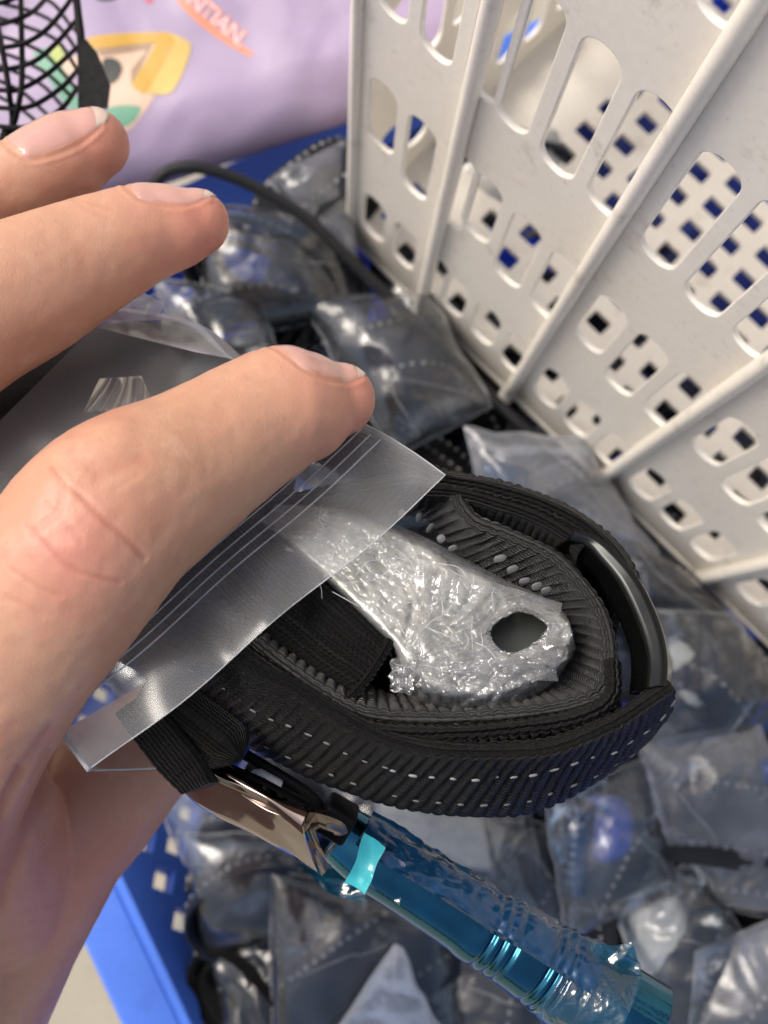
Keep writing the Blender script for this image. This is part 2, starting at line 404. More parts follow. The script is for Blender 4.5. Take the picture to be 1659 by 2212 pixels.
# rounded corner and the other walls
mb = MB(); a = np.linspace(0, math.pi/2, 10); zz = np.linspace(0, BH, 30)
ctr = BA+U*.4-BN*.4
foot = lambda z: 1-.35*np.exp(-z*3.0)
Mo = np.array([[ctr+(-U*math.sin(t)+BN*math.cos(t))*(.4+.0)*foot(z)+ZU*z for t in a] for z in zz])
Mi = np.array([[ctr+(-U*math.sin(t)+BN*math.cos(t))*.2*foot(z)+ZU*z for t in a[::-1]] for z in zz])
mb.grid(np.concatenate([Mo, Mi], 1), wm=True); basket.part('corner_post', mb, M['basket'])
V, Fc = plate([(.4, 0), (BD, 0), (BD, BH), (.4, BH)], wall_holes(BD, [.8, 4.4, 8.0, 11.6]), .13, .03)
sharp(basket.part('slotted_wall', MB().add(lay(V, BA+U*.11, -BN, ZU, -U), Fc), M['basket']), 50)
V, Fc = plate([(0, 0), (BL, 0), (BL, BH), (0, BH)], wall_holes(BL, [.3]+ribs[:-1]), .13, .03)
sharp(basket.part('slotted_wall', MB().add(lay(V, BA-BN*BD, U, ZU, BN), Fc), M['basket']), 50)
V, Fc = plate([(0, 0), (BD, 0), (BD, BH), (0, BH)], wall_holes(BD, [.8, 4.4, 8.0, 11.6]), .13, .03)
sharp(basket.part('slotted_wall', MB().add(lay(V, BA+U*(BL-.11), -BN, ZU, -U), Fc), M['basket']), 50)
hs = []
i = 0
x = .9
while x < BL-.7:
    y = .75+(.0 if i % 2 else .5)
    while y < BD-.6:
        if not (x < 2.5 and y > 2.4) : hs.append(rrect(x-.30, y-.24, x+.30, y+.24, .04, 1))
        y += 1.0
    x += 1.06; i += 1
V, Fc = plate([(.05, .05), (BL-.05, .05), (BL-.05, BD-.05), (.05, BD-.05)], hs, .22, .04)
basket.part('lattice_floor', MB().add(lay(V, BA+ZU*.45, U, -BN, -ZU), Fc), M['basket'], smooth=False)
mb = MB()                                               # short foot rail under the front edge
mb.box(BA+U*BL/2-BN*.2+ZU*.12, (U, BN, ZU), (BL/2-.6, .2, .12)); o = basket.part('foot_rail', mb, M['basket'], smooth=False); bevel(o, .06)

# blue sheet added beneath the basket; the crate floor there would be dark
mb = MB(); xs = np.linspace(1.2, 19.5, 30); ys = np.linspace(5.6, 10.5, 16)
Mx = np.array([[BA+U*(x+.6*math.sin(y*1.1))-BN*(y+.35*math.sin(x*1.3))+ZU*(-.75+.25*math.sin(x*.9+y)) for y in ys] for x in xs])
mb.grid(Mx); 
mb.grid(Mx[:, ::-1]-ZU*.12)
solo('blue_filler', mb, M['blue_dim'], 'flat blue sheet added under the cream basket so that its floor holes show blue', 'plastic sheet')

# ------------------------------------------------------------------ webbing bands
def band_surface(curves, n, m, bulge=0.0):
    C = [catmull(c, n) for c in curves]
    t = np.linspace(0, 1, m)[None, :, None]
    if len(C) == 2: Mx = C[0][:, None]*(1-t)+C[1][:, None]*t
    elif len(C) == 3:
        b = 2*C[1]-.5*(C[0]+C[2]); Mx = C[0][:, None]*(1-t)**2+b[:, None]*2*t*(1-t)+C[2][:, None]*t*t
    else:
        x = np.linspace(0, 1, len(C)); tt = t[0, :, 0]; st = np.stack(C)
        i = np.minimum((tt*(len(C)-1)).astype(int), len(C)-2); u = (tt*(len(C)-1)-i)[:, None, None]
        Mx = np.transpose(st[i]*(1-u)+st[i+1]*u, (1, 0, 2))
    ds = np.gradient(Mx, axis=0); dt_ = np.gradient(Mx, axis=1); N = np.cross(ds, dt_); N /= np.linalg.norm(N, axis=2)[..., None]+1e-9
    mid = Mx[:, m//2]; s = np.r_[0, np.cumsum(np.linalg.norm(np.diff(mid, axis=0), axis=1))]
    w = np.linalg.norm(np.diff(Mx, axis=1), axis=2).sum(1).mean()
    return Mx+N*(bulge*4*t*(1-t)), N, s, w
def band(mb, curves, n, m, th, rib=None, along=False, jitter=.018, seed=0, warp=None):
    Mx, N, s, w = band_surface(curves, n, m)
    if warp is not None: Mx = Mx+N*warp(Mx)[..., None]
    t = np.linspace(0, 1, m); e = .06
    prof = np.sqrt(np.clip(1-np.clip((np.abs(2*t-1)-(1-e*2))/(e*2), 0, 1)**2, 0.02, 1))
    T = t[None, :]*w; Sg = s[:, None]+0*T
    jit = noise(np.stack([Sg*2, T*2+0*Sg, 0*Sg+seed], -1), seed)*jitter
    h = 0
    if rib:
        per, amp, slant = rib
        if along: ph = (T+0*Sg)/per
        else: ph = (Sg+slant*T+jit*.6)/per
        h = amp*(np.abs(np.sin(np.pi*ph))**.6-.45)
        if along: h = h*(.62+.38*np.sin(2*np.pi*Sg/.085+np.pi*np.floor(ph)))
        if not along: h = h*(1-.85*np.abs(2*t[None, :]-1)**6)
        h = h*(1+.6*noise(np.stack([Sg*7, T*7+0*Sg, 0*Sg+seed], -1), seed+3))
    off = th/2*prof[None, :]+h+jit*.5
    A = Mx+N*off[..., None]; B = Mx-N*off[..., None]
    full = np.concatenate([A, B[:, ::-1]], 1)
    uvA = np.stack([Sg, T+0*Sg], -1); uv = np.concatenate([uvA, uvA[:, ::-1]], 1)
    b = mb.n; mb.grid(full, uv, wm=True)
    k = 2*m; mb.F.append(tuple(b+i for i in range(k))); mb.F.append(tuple(b+(n-1)*k+i for i in reversed(range(k))))
    return A, N, s
def tab_mesh(L, w, h):
    return MB().box(np.zeros(3), np.eye(3), (L/2, w/2, h/2))
def capsule_mesh(L, r, flat=.6, seg=8):
    z = np.array([-1, -.85, -.5, 0, .5, .85, 1.0]); rr = np.array([.25, .75, 1, 1.05, 1, .75, .25])*r
    a = np.arange(seg)/seg*2*math.pi
    Mx = np.array([[[zz*L/2, math.cos(t)*q, math.sin(t)*q*flat] for t in a] for zz, q in zip(z, rr)])
    return MB().grid(Mx, wm=True)
def frame(x, n):
    x = x/np.linalg.norm(x); n = n-x*(n @ x); n /= np.linalg.norm(n); return np.stack([x, np.cross(n, x), n], 1)
def place_copies(thing, name, me, parent, spots):
    out = []
    for p, R3, sc in spots:
        o = bpy.data.objects.new(name, me); col.objects.link(o); o.parent = parent
        m = Matrix(R3.tolist()).to_4x4(); m.translation = Vector((p-thing.loc)*S)
        o.matrix_local = m @ Matrix.Diagonal((*sc, 1)); out.append(o)
    return out

# ------------------------------------------------------------------ the rolled black strap
strap = Thing('rolled_strap', 'black ribbed webbing strap roll half pulled from the open zip bag in the hand', 'strap', P(950, 1400, 15.6))
# outer turn: lower run
near = npl([(250, 1290), (380, 1330), (492, 1387), (584, 1442), (651, 1475), (730, 1530), (842, 1588), (950, 1612), (1069, 1617), (1194, 1608), (1319, 1556), (1400, 1504), (1446, 1472)], 0)
midc = np.vstack([npl([(230, 1350), (350, 1410), (485, 1485), (555, 1537), (640, 1575), (688, 1594), (771, 1630), (863, 1659), (994, 1677), (1086, 1672), (1169, 1659), (1244, 1637), (1315, 1610), (1382, 1573), (1440, 1500)], 1.0)])
far = npl([(210, 1390), (330, 1450), (447, 1510), (551, 1606), (613, 1640), (676, 1675), (780, 1713), (903, 1744), (1069, 1758), (1174, 1739), (1298, 1668), (1385, 1590), (1436, 1528)], 2.3)
mb = MB(); A1, N1, s1 = band(mb, [near, midc, far], 1100, 22, .24, (.165, .058, .30), seed=1)
outer = strap.part('outer_turn', mb, M['web'])
st_me = make_mesh('stitch', capsule_mesh(.12, .03), M['thread'], np.zeros(3))
st_dim = make_mesh('stitch', capsule_mesh(.105, .026), M['thread_dim'], np.zeros(3))
def stitch_row(A, N, s, t, start, step, me, parent, th, stop=1e9, sgn=1):
    spots = []; x = start; rr = random.Random(int(t*100))
    while x < min(s[-1]-.05, stop):
        i = int(np.searchsorted(s, x)); j = int(t*(A.shape[1]-1)); i = min(i, len(s)-2)
        d = A[min(i+40, len(s)-1), j]-A[max(i-40, 0), j]; sgn = 1 if N[i, j] @ (EYE-A[i, j]) > 0 else -1; nn = N[i, j]*sgn
        pt = A[i, j] if sgn > 0 else A[i, j]-N[i, j]*.25
        spots.append((pt+nn*th, frame(d+np.cross(nn, d)*rr.uniform(-.05, .05)+np.cross(nn, d)*.12, nn), (rr.uniform(.7, 1.15),)+(rr.uniform(.75, 1.1),)*2)); x += step*rr.uniform(.9, 1.1)
    return place_copies(strap, 'stitch', me, parent, spots)
Lb = s1[-1]
stitch_row(A1, N1, s1, .42, Lb*.14, .30, st_dim, outer, .05, Lb*.52)
stitch_row(A1, N1, s1, .42, Lb*.53, .29, st_me, outer, .05)
stitch_row(A1, N1, s1, .80, Lb*.33, .31, st_dim, outer, .05, Lb*.93)
# outer turn: upper run, disappearing under the film
near = npl([(540, 850), (600, 860), (800, 945), (900, 1000), (960, 1026), (1060, 1044), (1150, 1070), (1230, 1105), (1290, 1146), (1338, 1196), (1366, 1250)], 0)
far = npl([(540, 930), (600, 945), (790, 1040), (880, 1080), (950, 1100), (1050, 1135), (1140, 1170), (1210, 1205), (1270, 1240), (1315, 1285), (1340, 1330)], 2.0)
mb = MB(); band(mb, [near, far], 900, 16, .26, (.15, .055, -.2), seed=2)
strap.part('outer_turn', mb, M['web'])
near = npl([(905, 1052), (985, 1058), (1075, 1082), (1160, 1110), (1230, 1150), (1262, 1180)], .05)
far = npl([(905, 1110), (990, 1120), (1070, 1150), (1150, 1185), (1215, 1225), (1245, 1255)], 1.5)
mb = MB(); band(mb, [near, far], 420, 12, .20, (.13, .02, .1), seed=5); strap.part('folded_layer', mb, M['web'])
# second turn, seen from its inner, ribbed side
near = npl([(560, 1090), (760, 1050), (880, 1030), (945, 1034), (985, 1052), (1000, 1085), (1032, 1122), (1100, 1148), (1194, 1192), (1243, 1236), (1300, 1312), (1323, 1400), (1312, 1490), (1240, 1527), (1100, 1548), (930, 1556), (790, 1545), (700, 1500), (600, 1430), (500, 1350), (400, 1280)], .12)
far = npl([(540, 1150), (720, 1120), (850, 1106), (915, 1112), (950, 1140), (985, 1180), (1030, 1216), (1090, 1245), (1160, 1282), (1205, 1318), (1238, 1375), (1240, 1425), (1205, 1466), (1130, 1498), (1020, 1516), (900, 1515), (810, 1500), (720, 1450), (630, 1390), (540, 1320), (440, 1250)], 1.25)
mb = MB(); A2, N2, s2 = band(mb, [near, far], 1400, 18, .20, (.165, .068, .12), seed=3)
inner = strap.part('inner_turn', mb, M['web_lit'])
near = npl([(1322, 1420), (1318, 1500), (1245, 1543), (1100, 1568), (940, 1578), (790, 1566), (690, 1515), (600, 1455), (500, 1385)], .02)
far = npl([(1322, 1470), (1310, 1560), (1235, 1605), (1100, 1632), (930, 1640), (780, 1620), (680, 1565), (580, 1500), (480, 1430)], 1.3)
mb = MB(); band(mb, [near, far], 900, 14, .22, (.145, .055, .05), seed=4)
strap.part('middle_turn', mb, M['web'])
# pale reflective flecks woven along the inner edge
fl = make_mesh('reflective_fleck', capsule_mesh(.155, .06, .3), M['fleck'], np.zeros(3))
spots = []
rr = random.Random(3); rg_f = np.random.RandomState(2)
for x, y, ang in [(868, 1112, 85), (905, 1120, 80), (929, 1142, 55), (953, 1165, 35), (978, 1186, 20), (1080, 1208, 15), (1107, 1231, 22), (1133, 1256, 12), (1160, 1268, 20), (1180, 1277, 15)]:
    p = NP(x, y, .42); a = math.radians(ang); d = RC @ np.array([math.cos(a), math.sin(a), .1]); n = RC @ np.array([0, -.35, 1])
    spots.append((p+A_AX*.02, frame(d, n+rg_f.normal(size=3)*.3), (rr.uniform(.85, 1.2), rr.uniform(.8, 1.15), 1)))
place_copies(strap, 'reflective_fleck', fl, inner, spots)
# knitted elastic flap with its hem
near = npl([(540, 1120), (620, 1195), (690, 1250), (770, 1322), (838, 1388)], .25)
mid = npl([(480, 1180), (560, 1262), (640, 1330), (720, 1398), (792, 1448)], .3)
far = npl([(420, 1240), (500, 1330), (585, 1402), (680, 1462), (748, 1508)], .55)
mb = MB(); band(mb, [near, mid, far], 330, 150, .12, (.095, .05, 0), along=True, seed=6)
el = strap.part('elastic_flap', mb, M['knit'])
mb = MB(); pth = catmull(npl([(843, 1384), (820, 1425), (790, 1470), (752, 1512)], .2), 60)
mb.tube(pth, .075+.012*np.sin(np.arange(60)*1.3), 10); strap.part('hem', mb, M['knit'], parent=el)
# padding of folded fabric filling the left half of the roll, under the film
su, tv = np.meshgrid(np.linspace(0, 1, 90), np.linspace(0, 1, 60), indexing='ij')
qx = (1-su)*((1-tv)*-140+tv*-60)+su*((1-tv)*640+tv*560); qy = (1-su)*((1-tv)*900+tv*1260)+su*((1-tv)*870+tv*1420)-190*np.sin(np.pi*su**1.15)*(1-tv)
kk = .62+.12*np.sin(su*7+tv*4)*np.sin(tv*6)+.6*(2*su-1)**8+.5*(2*tv-1)**8
mb = MB(); Mx = np.array([[NP(qx[i, j], qy[i, j], kk[i, j]) for j in range(60)] for i in range(90)])
mb.grid(Mx, np.stack([su*6, tv*4], -1)); mb.grid(Mx[:, ::-1]-A_AX*1.2, np.stack([su*6, tv*4], -1)); strap.part('fabric_fold', mb, M['padding'])
mb = MB().grid(np.array([[NP(215+90*a-35*b+70*a*b, 818+72*b-6*a, .22-.16*abs(math.sin(a*7+b*1.5))) for b in np.linspace(0, 1, 16)] for a in np.linspace(0, 1, 60)])); strap.part('foil_tab', mb, M['steel'])
# black sheet added inside the roll to stand for its shaded core
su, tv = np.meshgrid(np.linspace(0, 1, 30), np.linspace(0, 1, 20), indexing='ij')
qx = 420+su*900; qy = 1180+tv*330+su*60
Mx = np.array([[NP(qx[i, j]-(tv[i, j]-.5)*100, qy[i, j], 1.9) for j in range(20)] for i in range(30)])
mb = MB().grid(Mx, np.stack([su*6, tv*2], -1)); mb.grid(Mx[:, ::-1]-A_AX*.1, np.stack([su*6, tv*2], -1)); strap.part('core_shade', mb, M['web'])
# black metal slide at the right end
cv = [npl([(1200, 1180), (1245, 1205), (1285, 1240), (1310, 1285), (1340, 1340), (1362, 1400), (1366, 1440), (1362, 1500)], .55),
      npl([(1230, 1160), (1272, 1174), (1302, 1205), (1343, 1255), (1376, 1320), (1400, 1385), (1409, 1437), (1404, 1490)], .05),
      npl([(1240, 1150), (1284, 1166), (1318, 1192), (1364, 1244), (1398, 1303), (1423, 1370), (1432, 1425), (1430, 1484)], .0),
      npl([(1250, 1150), (1292, 1168), (1330, 1200), (1380, 1266), (1413, 1331), (1436, 1400), (1444, 1445), (1440, 1484)], .35)]
mb = MB(); band(mb, cv, 120, 25, .12, jitter=0); strap.part('metal_slide', mb, M['blackmetal'])
# metal tongue wrapped in crumpled film, with an oval hole
up = catmull(np.array([(600, 1085, 0), (700, 1085, 0), (800, 1115, 0), (900, 1152, 0), (1000, 1205, 0), (1100, 1256, 0), (1180, 1292, 0), (1222, 1325, 0), (1240, 1372, 0)]), 150)
lo = catmull(np.array([(560, 1130, 0), (660, 1215, 0), (760, 1318, 0), (835, 1395, 0), (880, 1462, 0), (940, 1512, 0), (1050, 1522, 0), (1150, 1490, 0), (1238, 1420, 0)]), 150)
nt = 110; t = np.linspace(0, 1, nt)[None, :, None]
Q = up[:, None]*(1-t)+lo[:, None]*t
T2 = np.linspace(0, 1, nt)[None, :]+np.zeros((150, 1)); S2 = np.linspace(0, 1, 150)[:, None]+np.zeros((1, nt))
dome = (1-np.abs(2*T2-1)**16)*(1-np.clip((S2-.97)/.03, 0, 1)**3)
q2 = np.stack([Q[..., 0]*.01, Q[..., 1]*.01, 0*Q[..., 0]], -1)
wild = 1-np.clip((S2-.70)/.12, 0, 1)*np.clip((.62-T2)/.2+.6, 0, 1)*.75
cr = (crumple(q2*1.9, 3, 1, 6)*.045+np.abs(noise(q2*np.array([12, 7, 1]), 5))*.026+np.abs(noise(q2*np.array([6, 15, 1])+3, 6))*.024+.006*noise(q2*40, 8))*wild
step = 0
SLOT = np.array([(1057, 1364), (1069, 1344), (1094, 1331), (1119, 1320), (1142, 1325), (1167, 1338), (1186, 1354), (1174, 1371), (1153, 1389), (1132, 1405), (1109, 1411), (1084, 1406), (1065, 1389)])
SC = np.array([1120.0, 1366.0]); sa = np.arctan2(*(SLOT-SC).T[::-1]); slot_o = np.argsort(sa)
def slot_r(x, y, grow=0.0): return np.hypot(x-SC[0], y-SC[1])/(np.interp(np.arctan2(y-SC[1], x-SC[0]), sa[slot_o], np.hypot(*(SLOT-SC).T)[slot_o], period=2*math.pi)+grow)
hr = slot_r(Q[..., 0], Q[..., 1], 10)
kz = 1.0-.85*dome-.12*cr
Mx = np.array([[NP(Q[i, j, 0], Q[i, j, 1], kz[i, j]) for j in range(nt)] for i in range(150)])
mb = MB(); fc = grid_faces(150, nt); keep = hr.reshape(-1)[fc].max(1) > 1.0
mb.add(Mx.reshape(-1, 3), fc[keep])
tongue = strap.part('wrapped_tongue', mb, M['plate'])
kf_ = 1.0-.85*dome-.035-1.15*cr-.02*np.abs(crumple(q2*5.0, 9, 1, 5)); keep2 = slot_r(Q[..., 0], Q[..., 1], 2).reshape(-1)[fc].max(1) > 1.0
Mf = np.array([[NP(Q[i, j, 0], Q[i, j, 1], kf_[i, j]) for j in range(nt)] for i in range(150)])
strap.part('crinkled_wrap', MB().add(Mf.reshape(-1, 3), fc[keep2]), M['film_wrap'], parent=tongue)
ring = catmull(np.c_[SLOT, 0*SLOT[:, 0]], 61, True)[:-1, :2]; ring = SC+(ring-SC)*1.2
mb = MB(); mb.grid(np.array([[NP(SC[0]+(x-SC[0])*f, SC[1]+(y-SC[1])*f, k) for k, f in ((.16, 1.06), (.22, 1.0), (.40, .98), (.62, .97))] for x, y in ring]), wn=True); strap.part('hole_wall', mb, M['lip'], parent=tongue)
mb = MB(); mb.add(np.array([NP(x, y, .62) for x, y in ring]), [tuple(range(60))]); strap.part('hole_floor', mb, M['darkplate'], parent=tongue)
# steel lip of the tongue below the hole
mb = MB(); edge = lo[np.linspace(60, 149, 110).astype(int)]
mb.grid(np.array([[NP(x+2*f*0, y+f*16, .55+f*.9+.02*math.sin(x*.11)) for f in np.linspace(0, 1, 8)] for x, y, _ in edge])); strap.part('plate_edge', mb, M['lip'], parent=tongue)
fold = np.array([[(1-a)*p[0]+a*q[0], (1-a)*p[1]+a*q[1]] for p, q in zip(catmull(np.array([(885, 1445, 0), (960, 1440, 0), (1040, 1425, 0), (1110, 1412, 0), (1180, 1375, 0), (1228, 1340, 0)]), 120), catmull(np.array([(890, 1505, 0), (960, 1535, 0), (1050, 1540, 0), (1130, 1515, 0), (1200, 1470, 0), (1244, 1400, 0)]), 120)) for a in np.linspace(0, 1, 44)]).reshape(120, 44, 2)
fn = np.stack([fold[..., 0]*.022, fold[..., 1]*.022, 0*fold[..., 0]], -1); av = np.linspace(0, 1, 44)[None, :]
kk = .02+.5*av**4-.10*np.abs(crumple(fn, 61, 1, 5))-.05*np.abs(np.sin(fold[..., 0]*.05+fold[..., 1]*.09+2*noise(fn, 5)))
mb = MB().grid(np.array([[NP(*fold[i, j], kk[i, j]) for j in range(44)] for i in range(120)])); strap.part('cling_film', mb, M['film_crisp'], parent=tongue)
# cling film stretched over it, torn round the hole
su, tv = np.meshgrid(np.linspace(0, 1, 110), np.linspace(0, 1, 70), indexing='ij')
qx = (1-su)*((1-tv)*900+tv*868)+su*((1-tv)*1215+tv*1205); qy = (1-su)*((1-tv)*1215+tv*1450)+su*((1-tv)*1305+tv*1470)
qx += 6*noise(np.stack([su*6, tv*6, 0*su], -1), 4); qy += 6*noise(np.stack([su*6, tv*6, 0*su], -1), 5)
ang = np.arctan2(qy-1440, qx-868); fan = np.abs(np.sin(ang*17+2*noise(np.stack([su*3, tv*3, 0*su], -1), 9)))
kk = .0+.11*fan*(.3+su)+.05*crumple(np.stack([qx*.012, qy*.012, 0*qx], -1), 12, 1, 5)
Mx = np.array([[NP(qx[i, j], qy[i, j], kk[i, j]-.06) for j in range(70)] for i in range(110)])
fc = grid_faces(110, 70); hrr = slot_r(qx, qy).reshape(-1); keep = hrr[fc].max(1) > 1
strap.part('cling_film', MB().add(Mx.reshape(-1, 3), fc[keep]), M['film_crisp'], parent=tongue)
mb = MB(); rg = np.random.RandomState(8)
for k in range(70):                                     # stretched threads of the film
    if k < 8: p = np.array([868+rg.normal()*8, 1448+rg.normal()*22]); an = rg.uniform(-1.25, .25); L = rg.uniform(60, 330)
    else:
        f = rg.rand(); p = np.array([690+f*420, 1130+f*190+rg.uniform(-40, 190)*(1-.3*f)]); an = rg.uniform(-2.6, .9); L = rg.uniform(20, 90)
    q = p+np.array([math.cos(an), math.sin(an)])*L; m_ = (p+q)/2+rg.normal(size=2)*L*.1
    ptsx = catmull(np.array([[*p, 0], [*m_, 0], [*q, 0]]), 8)
    if np.any(slot_r(ptsx[:, 0], ptsx[:, 1]) < 1): continue
    if np.any(ptsx[:, 1] > 1520) or np.any(ptsx[:, 0] > 1225) or np.any(ptsx[:, 1] < 1085+.47*(ptsx[:, 0]-700)): continue
    kz_ = .02-.05*np.sin(np.linspace(0, 3.14, 8))
    mb.tube(np.array([NP(x, y, z) for (x, y, _), z in zip(ptsx, kz_)]), rg.uniform(.003, .007), 5, caps=False)
strap.part('film_thread', mb, M['seam'], parent=tongue, kind='stuff')
# ragged pinch of film at the left corner of the tongue
mb = MB()
for k in range(4):
    c0 = np.array([872+rg.normal()*10, 1440+k*13]); pts = [NP(c0[0]+rg.normal()*14, c0[1]+rg.normal()*14, rg.uniform(-.1, .3)) for _ in range(6)]
    Mg = np.array([[NP(c0[0]-24+i*8+rg.normal()*3, c0[1]-20+j*8+rg.normal()*3, -.02+rg.normal()*.035) for j in range(6)] for i in range(7)]); mb.grid(Mg)
strap.part('film_tuft', mb, M['film_crisp'], parent=tongue)

# fuzz along the cut edges
mb = MB(); rg = np.random.RandomState(5)
for Aa, Nn, rng_ in ((A1, N1, (0, 1)), (A2, N2, (0, -1))):
    for k in range(230):
        i = rg.randint(5, len(Aa)-5); j = 0 if rg.rand() < .75 else Aa.shape[1]-1
        p = Aa[i, j]; d = A_AX*(1 if j == 0 else -1)*.6+Nn[i, j]*rg.normal()*.5+rg.normal(size=3)*.4; d /= np.linalg.norm(d)
        L = rg.uniform(.02, .08); q = p+d*L; m_ = (p+q)/2+rg.normal(size=3)*.02
        mb.tube(np.array([p, m_, q]), np.array([.004, .003, .0015]), 3, caps=False)
strap.part('fuzz', mb, M['web_grey'], kind='stuff')

# lower left: strap end, polished clasp, blue wrapped shaft
mb = MB(); band(mb, [npl([(255, 1545), (300, 1610), (345, 1668), (398, 1715)], .9), npl([(320, 1500), (385, 1570), (440, 1640), (470, 1690)], .7)], 200, 16, .3, (.15, .04, .1), seed=9)
strap.part('strap_end', mb, M['web'])
pth = catmull(npl([(330, 1480), (390, 1530), (440, 1570), (490, 1610), (522, 1642)], 1.0), 90)
mb = MB(); mb.tube(pth, np.r_[np.linspace(.36, .38, 75), .37, .36, .35, .335, .32, .30, .28, .255, .23, .20, .17, .14, .10, .06, .02]*(1+.06*np.abs(np.sin(np.arange(90)*.75))), 24, flat=.8)
strap.part('sewn_loop', mb, M['web'])
c1 = [(402, 1666), (414, 1648), (440, 1640), (500, 1668), (560, 1700), (660, 1755), (748, 1806)]
c4 = [(399, 1676), (398, 1696), (420, 1722), (455, 1745), (566, 1812), (700, 1889)]
def npk(pts, k): return np.array([NP(x, y, k+.85*(1-i/(len(pts)-1))) for i, (x, y) in enumerate(pts)])
def mixp(a, b, f): return [((1-f)*x+f*u, (1-f)*y+f*v) for (x, y), (u, v) in zip(a, b)]
mb = MB(); band(mb, [npk(c1, 1.0), npk(mixp(c1, c4, .12), .90), npk(mixp(c1, c4, .24), .98), npk(mixp(c1, c4, .6), 1.42), npk(mixp(c1, c4, .92), 1.85), npk(c4, 2.1)], 80, 41, .2, jitter=0, warp=lambda X: .10*noise(X*1.0, 31)+.008*noise(X*3.1, 33))
clasp = strap.part('polished_clasp', mb, M['chrome'])
mb = MB().tube(p3([(450, 1645, 15.6), (560, 1692, 15.6), (660, 1746, 15.6), (745, 1797, 15.6)]), .10, 10); strap.part('clasp_edge', mb, M['black'], parent=clasp)
mb = MB().tube(catmull(p3([(530, 1630, 15.9), (600, 1672, 15.9), (672, 1718, 15.9), (690, 1745, 15.9), (684, 1770, 15.9)]), 30), .085, 10); strap.part('gate_rod', mb, M['black'], parent=clasp)
X1 = RC @ np.array([.86, -.5, 0]); Y1 = RC @ np.array([.5, .86, .15]); Y1 -= X1*(X1 @ Y1); Y1 /= np.linalg.norm(Y1); Z1 = np.cross(X1, Y1)
o = strap.part('hinge_block', MB().box(P(728, 1768, 15.7), (X1, Y1, Z1), (.25, .24, .3)), M['black'], smooth=False); bevel(o, .06, 3)
mb = MB().tube(p3([(545, 1672, 15.9), (556, 1680, 15.85), (600, 1706, 15.8), (604, 1708, 15.8)]), np.array([.08, .16, .16, .1]), 16); strap.part('spring_pin', mb, M['whiteplastic'], parent=clasp)
mb = MB().tube(p3([(598, 1703, 15.8), (640, 1730, 15.8)]), .11, 12); strap.part('spring', mb, M['steel'], parent=clasp)
o = strap.part('inner_bar', MB().box(P(615, 1722, 16.1), (X1, Y1, Z1), (.75, .16, .2)), M['black'], smooth=False); bevel(o, .04)
# shaft: profile along its axis (px of the axis, radius px), with two sets of three grooves
ax = catmull(np.array([(735, 1800, 16.2, 58), (800, 1848, 16.2, 66), (890, 1903, 16.2, 69), (1000, 1973, 16.2, 73), (1040, 2002, 16.2, 76), (1110, 2042, 16.2, 80), (1200, 2100, 16.2, 88), (1290, 2158, 16.1, 92), (1400, 2226, 16.0, 94)]), 420)
rad = ax[:, 3]*1.09*16.2/F_PX; 
for gx_, gy_ in [(1050, 2008), (1072, 2022), (1094, 2036), (1160, 2076), (1180, 2090), (1202, 2104)]:
    d = np.hypot(ax[:, 0]-gx_, ax[:, 1]-gy_); rad = rad-.05*np.exp(-(d/5.5)**2)
rad = rad-.03*(ax[:, 0] > 1046)*(ax[:, 0] < 1210)*0
path = np.array([P(a_, b_, c_) for a_, b_, c_ in ax[:, :3]])
mb = MB(); mb.tube(path, rad, 48)
shaft = strap.part('blue_shaft', mb, M['bluemetal'])
# crumpled dark blue wrap hugging the far side and both ends
T_ = np.gradient(path, axis=0); T_ /= np.linalg.norm(T_, axis=1)[:, None]
UPV = RC @ np.array([.5, .8, .2]); Nn = UPV-T_*(T_ @ UPV)[:, None]; Nn /= np.linalg.norm(Nn, axis=1)[:, None]; Bn = np.cross(T_, Nn)
def wrap(i0, i1, a0, a1, off, amp, seed, nn=90, ma=40, flare=0.0):
    ii = np.linspace(i0, i1, nn).astype(int); aa = np.radians(np.linspace(a0, a1, ma))
    Mx = path[ii][:, None]+(rad.max()*.0+np.maximum(rad[ii], .45)[:, None, None]+off)*(np.cos(aa)[None, :, None]*Nn[ii][:, None]+np.sin(aa)[None, :, None]*Bn[ii][:, None])
    d = Mx-path[ii][:, None]; d /= np.linalg.norm(d, axis=2)[..., None]
    f = np.linspace(0, 1, nn)[:, None]
    w = amp*np.abs(crumple(Mx*2.2, seed, 1, 6))+amp*.5*np.abs(noise(Mx*np.array([6, 6, 6]), seed))
    edge = np.minimum(np.linspace(0, 1, ma), np.linspace(1, 0, ma))[None, :]
    return Mx+d*(w*(1+flare*f*f*3)+flare*f**3*.25+.10*np.clip(.06-edge, 0, 1)/.06*np.abs(noise(Mx*3, seed+2)))[..., None]
strap.part('blue_wrap', MB().grid(wrap(15, 330, -12, 62, .02, .04, 4)), M['bluewrap'], parent=shaft)
strap.part('blue_wrap', MB().grid(wrap(20, 150, -140, -8, .02, .035, 7)), M['film_blue'], parent=shaft)
strap.part('blue_wrap', MB().grid(wrap(285, 372, -120, 200, .010, .02, 9, 90, 90, .25)), M['film_blue'], parent=shaft)
strap.part('clear_wrap', MB().grid(wrap(60, 262, -150, 10, .012, .03, 17, 120, 60)), M['film_crisp'], parent=shaft)
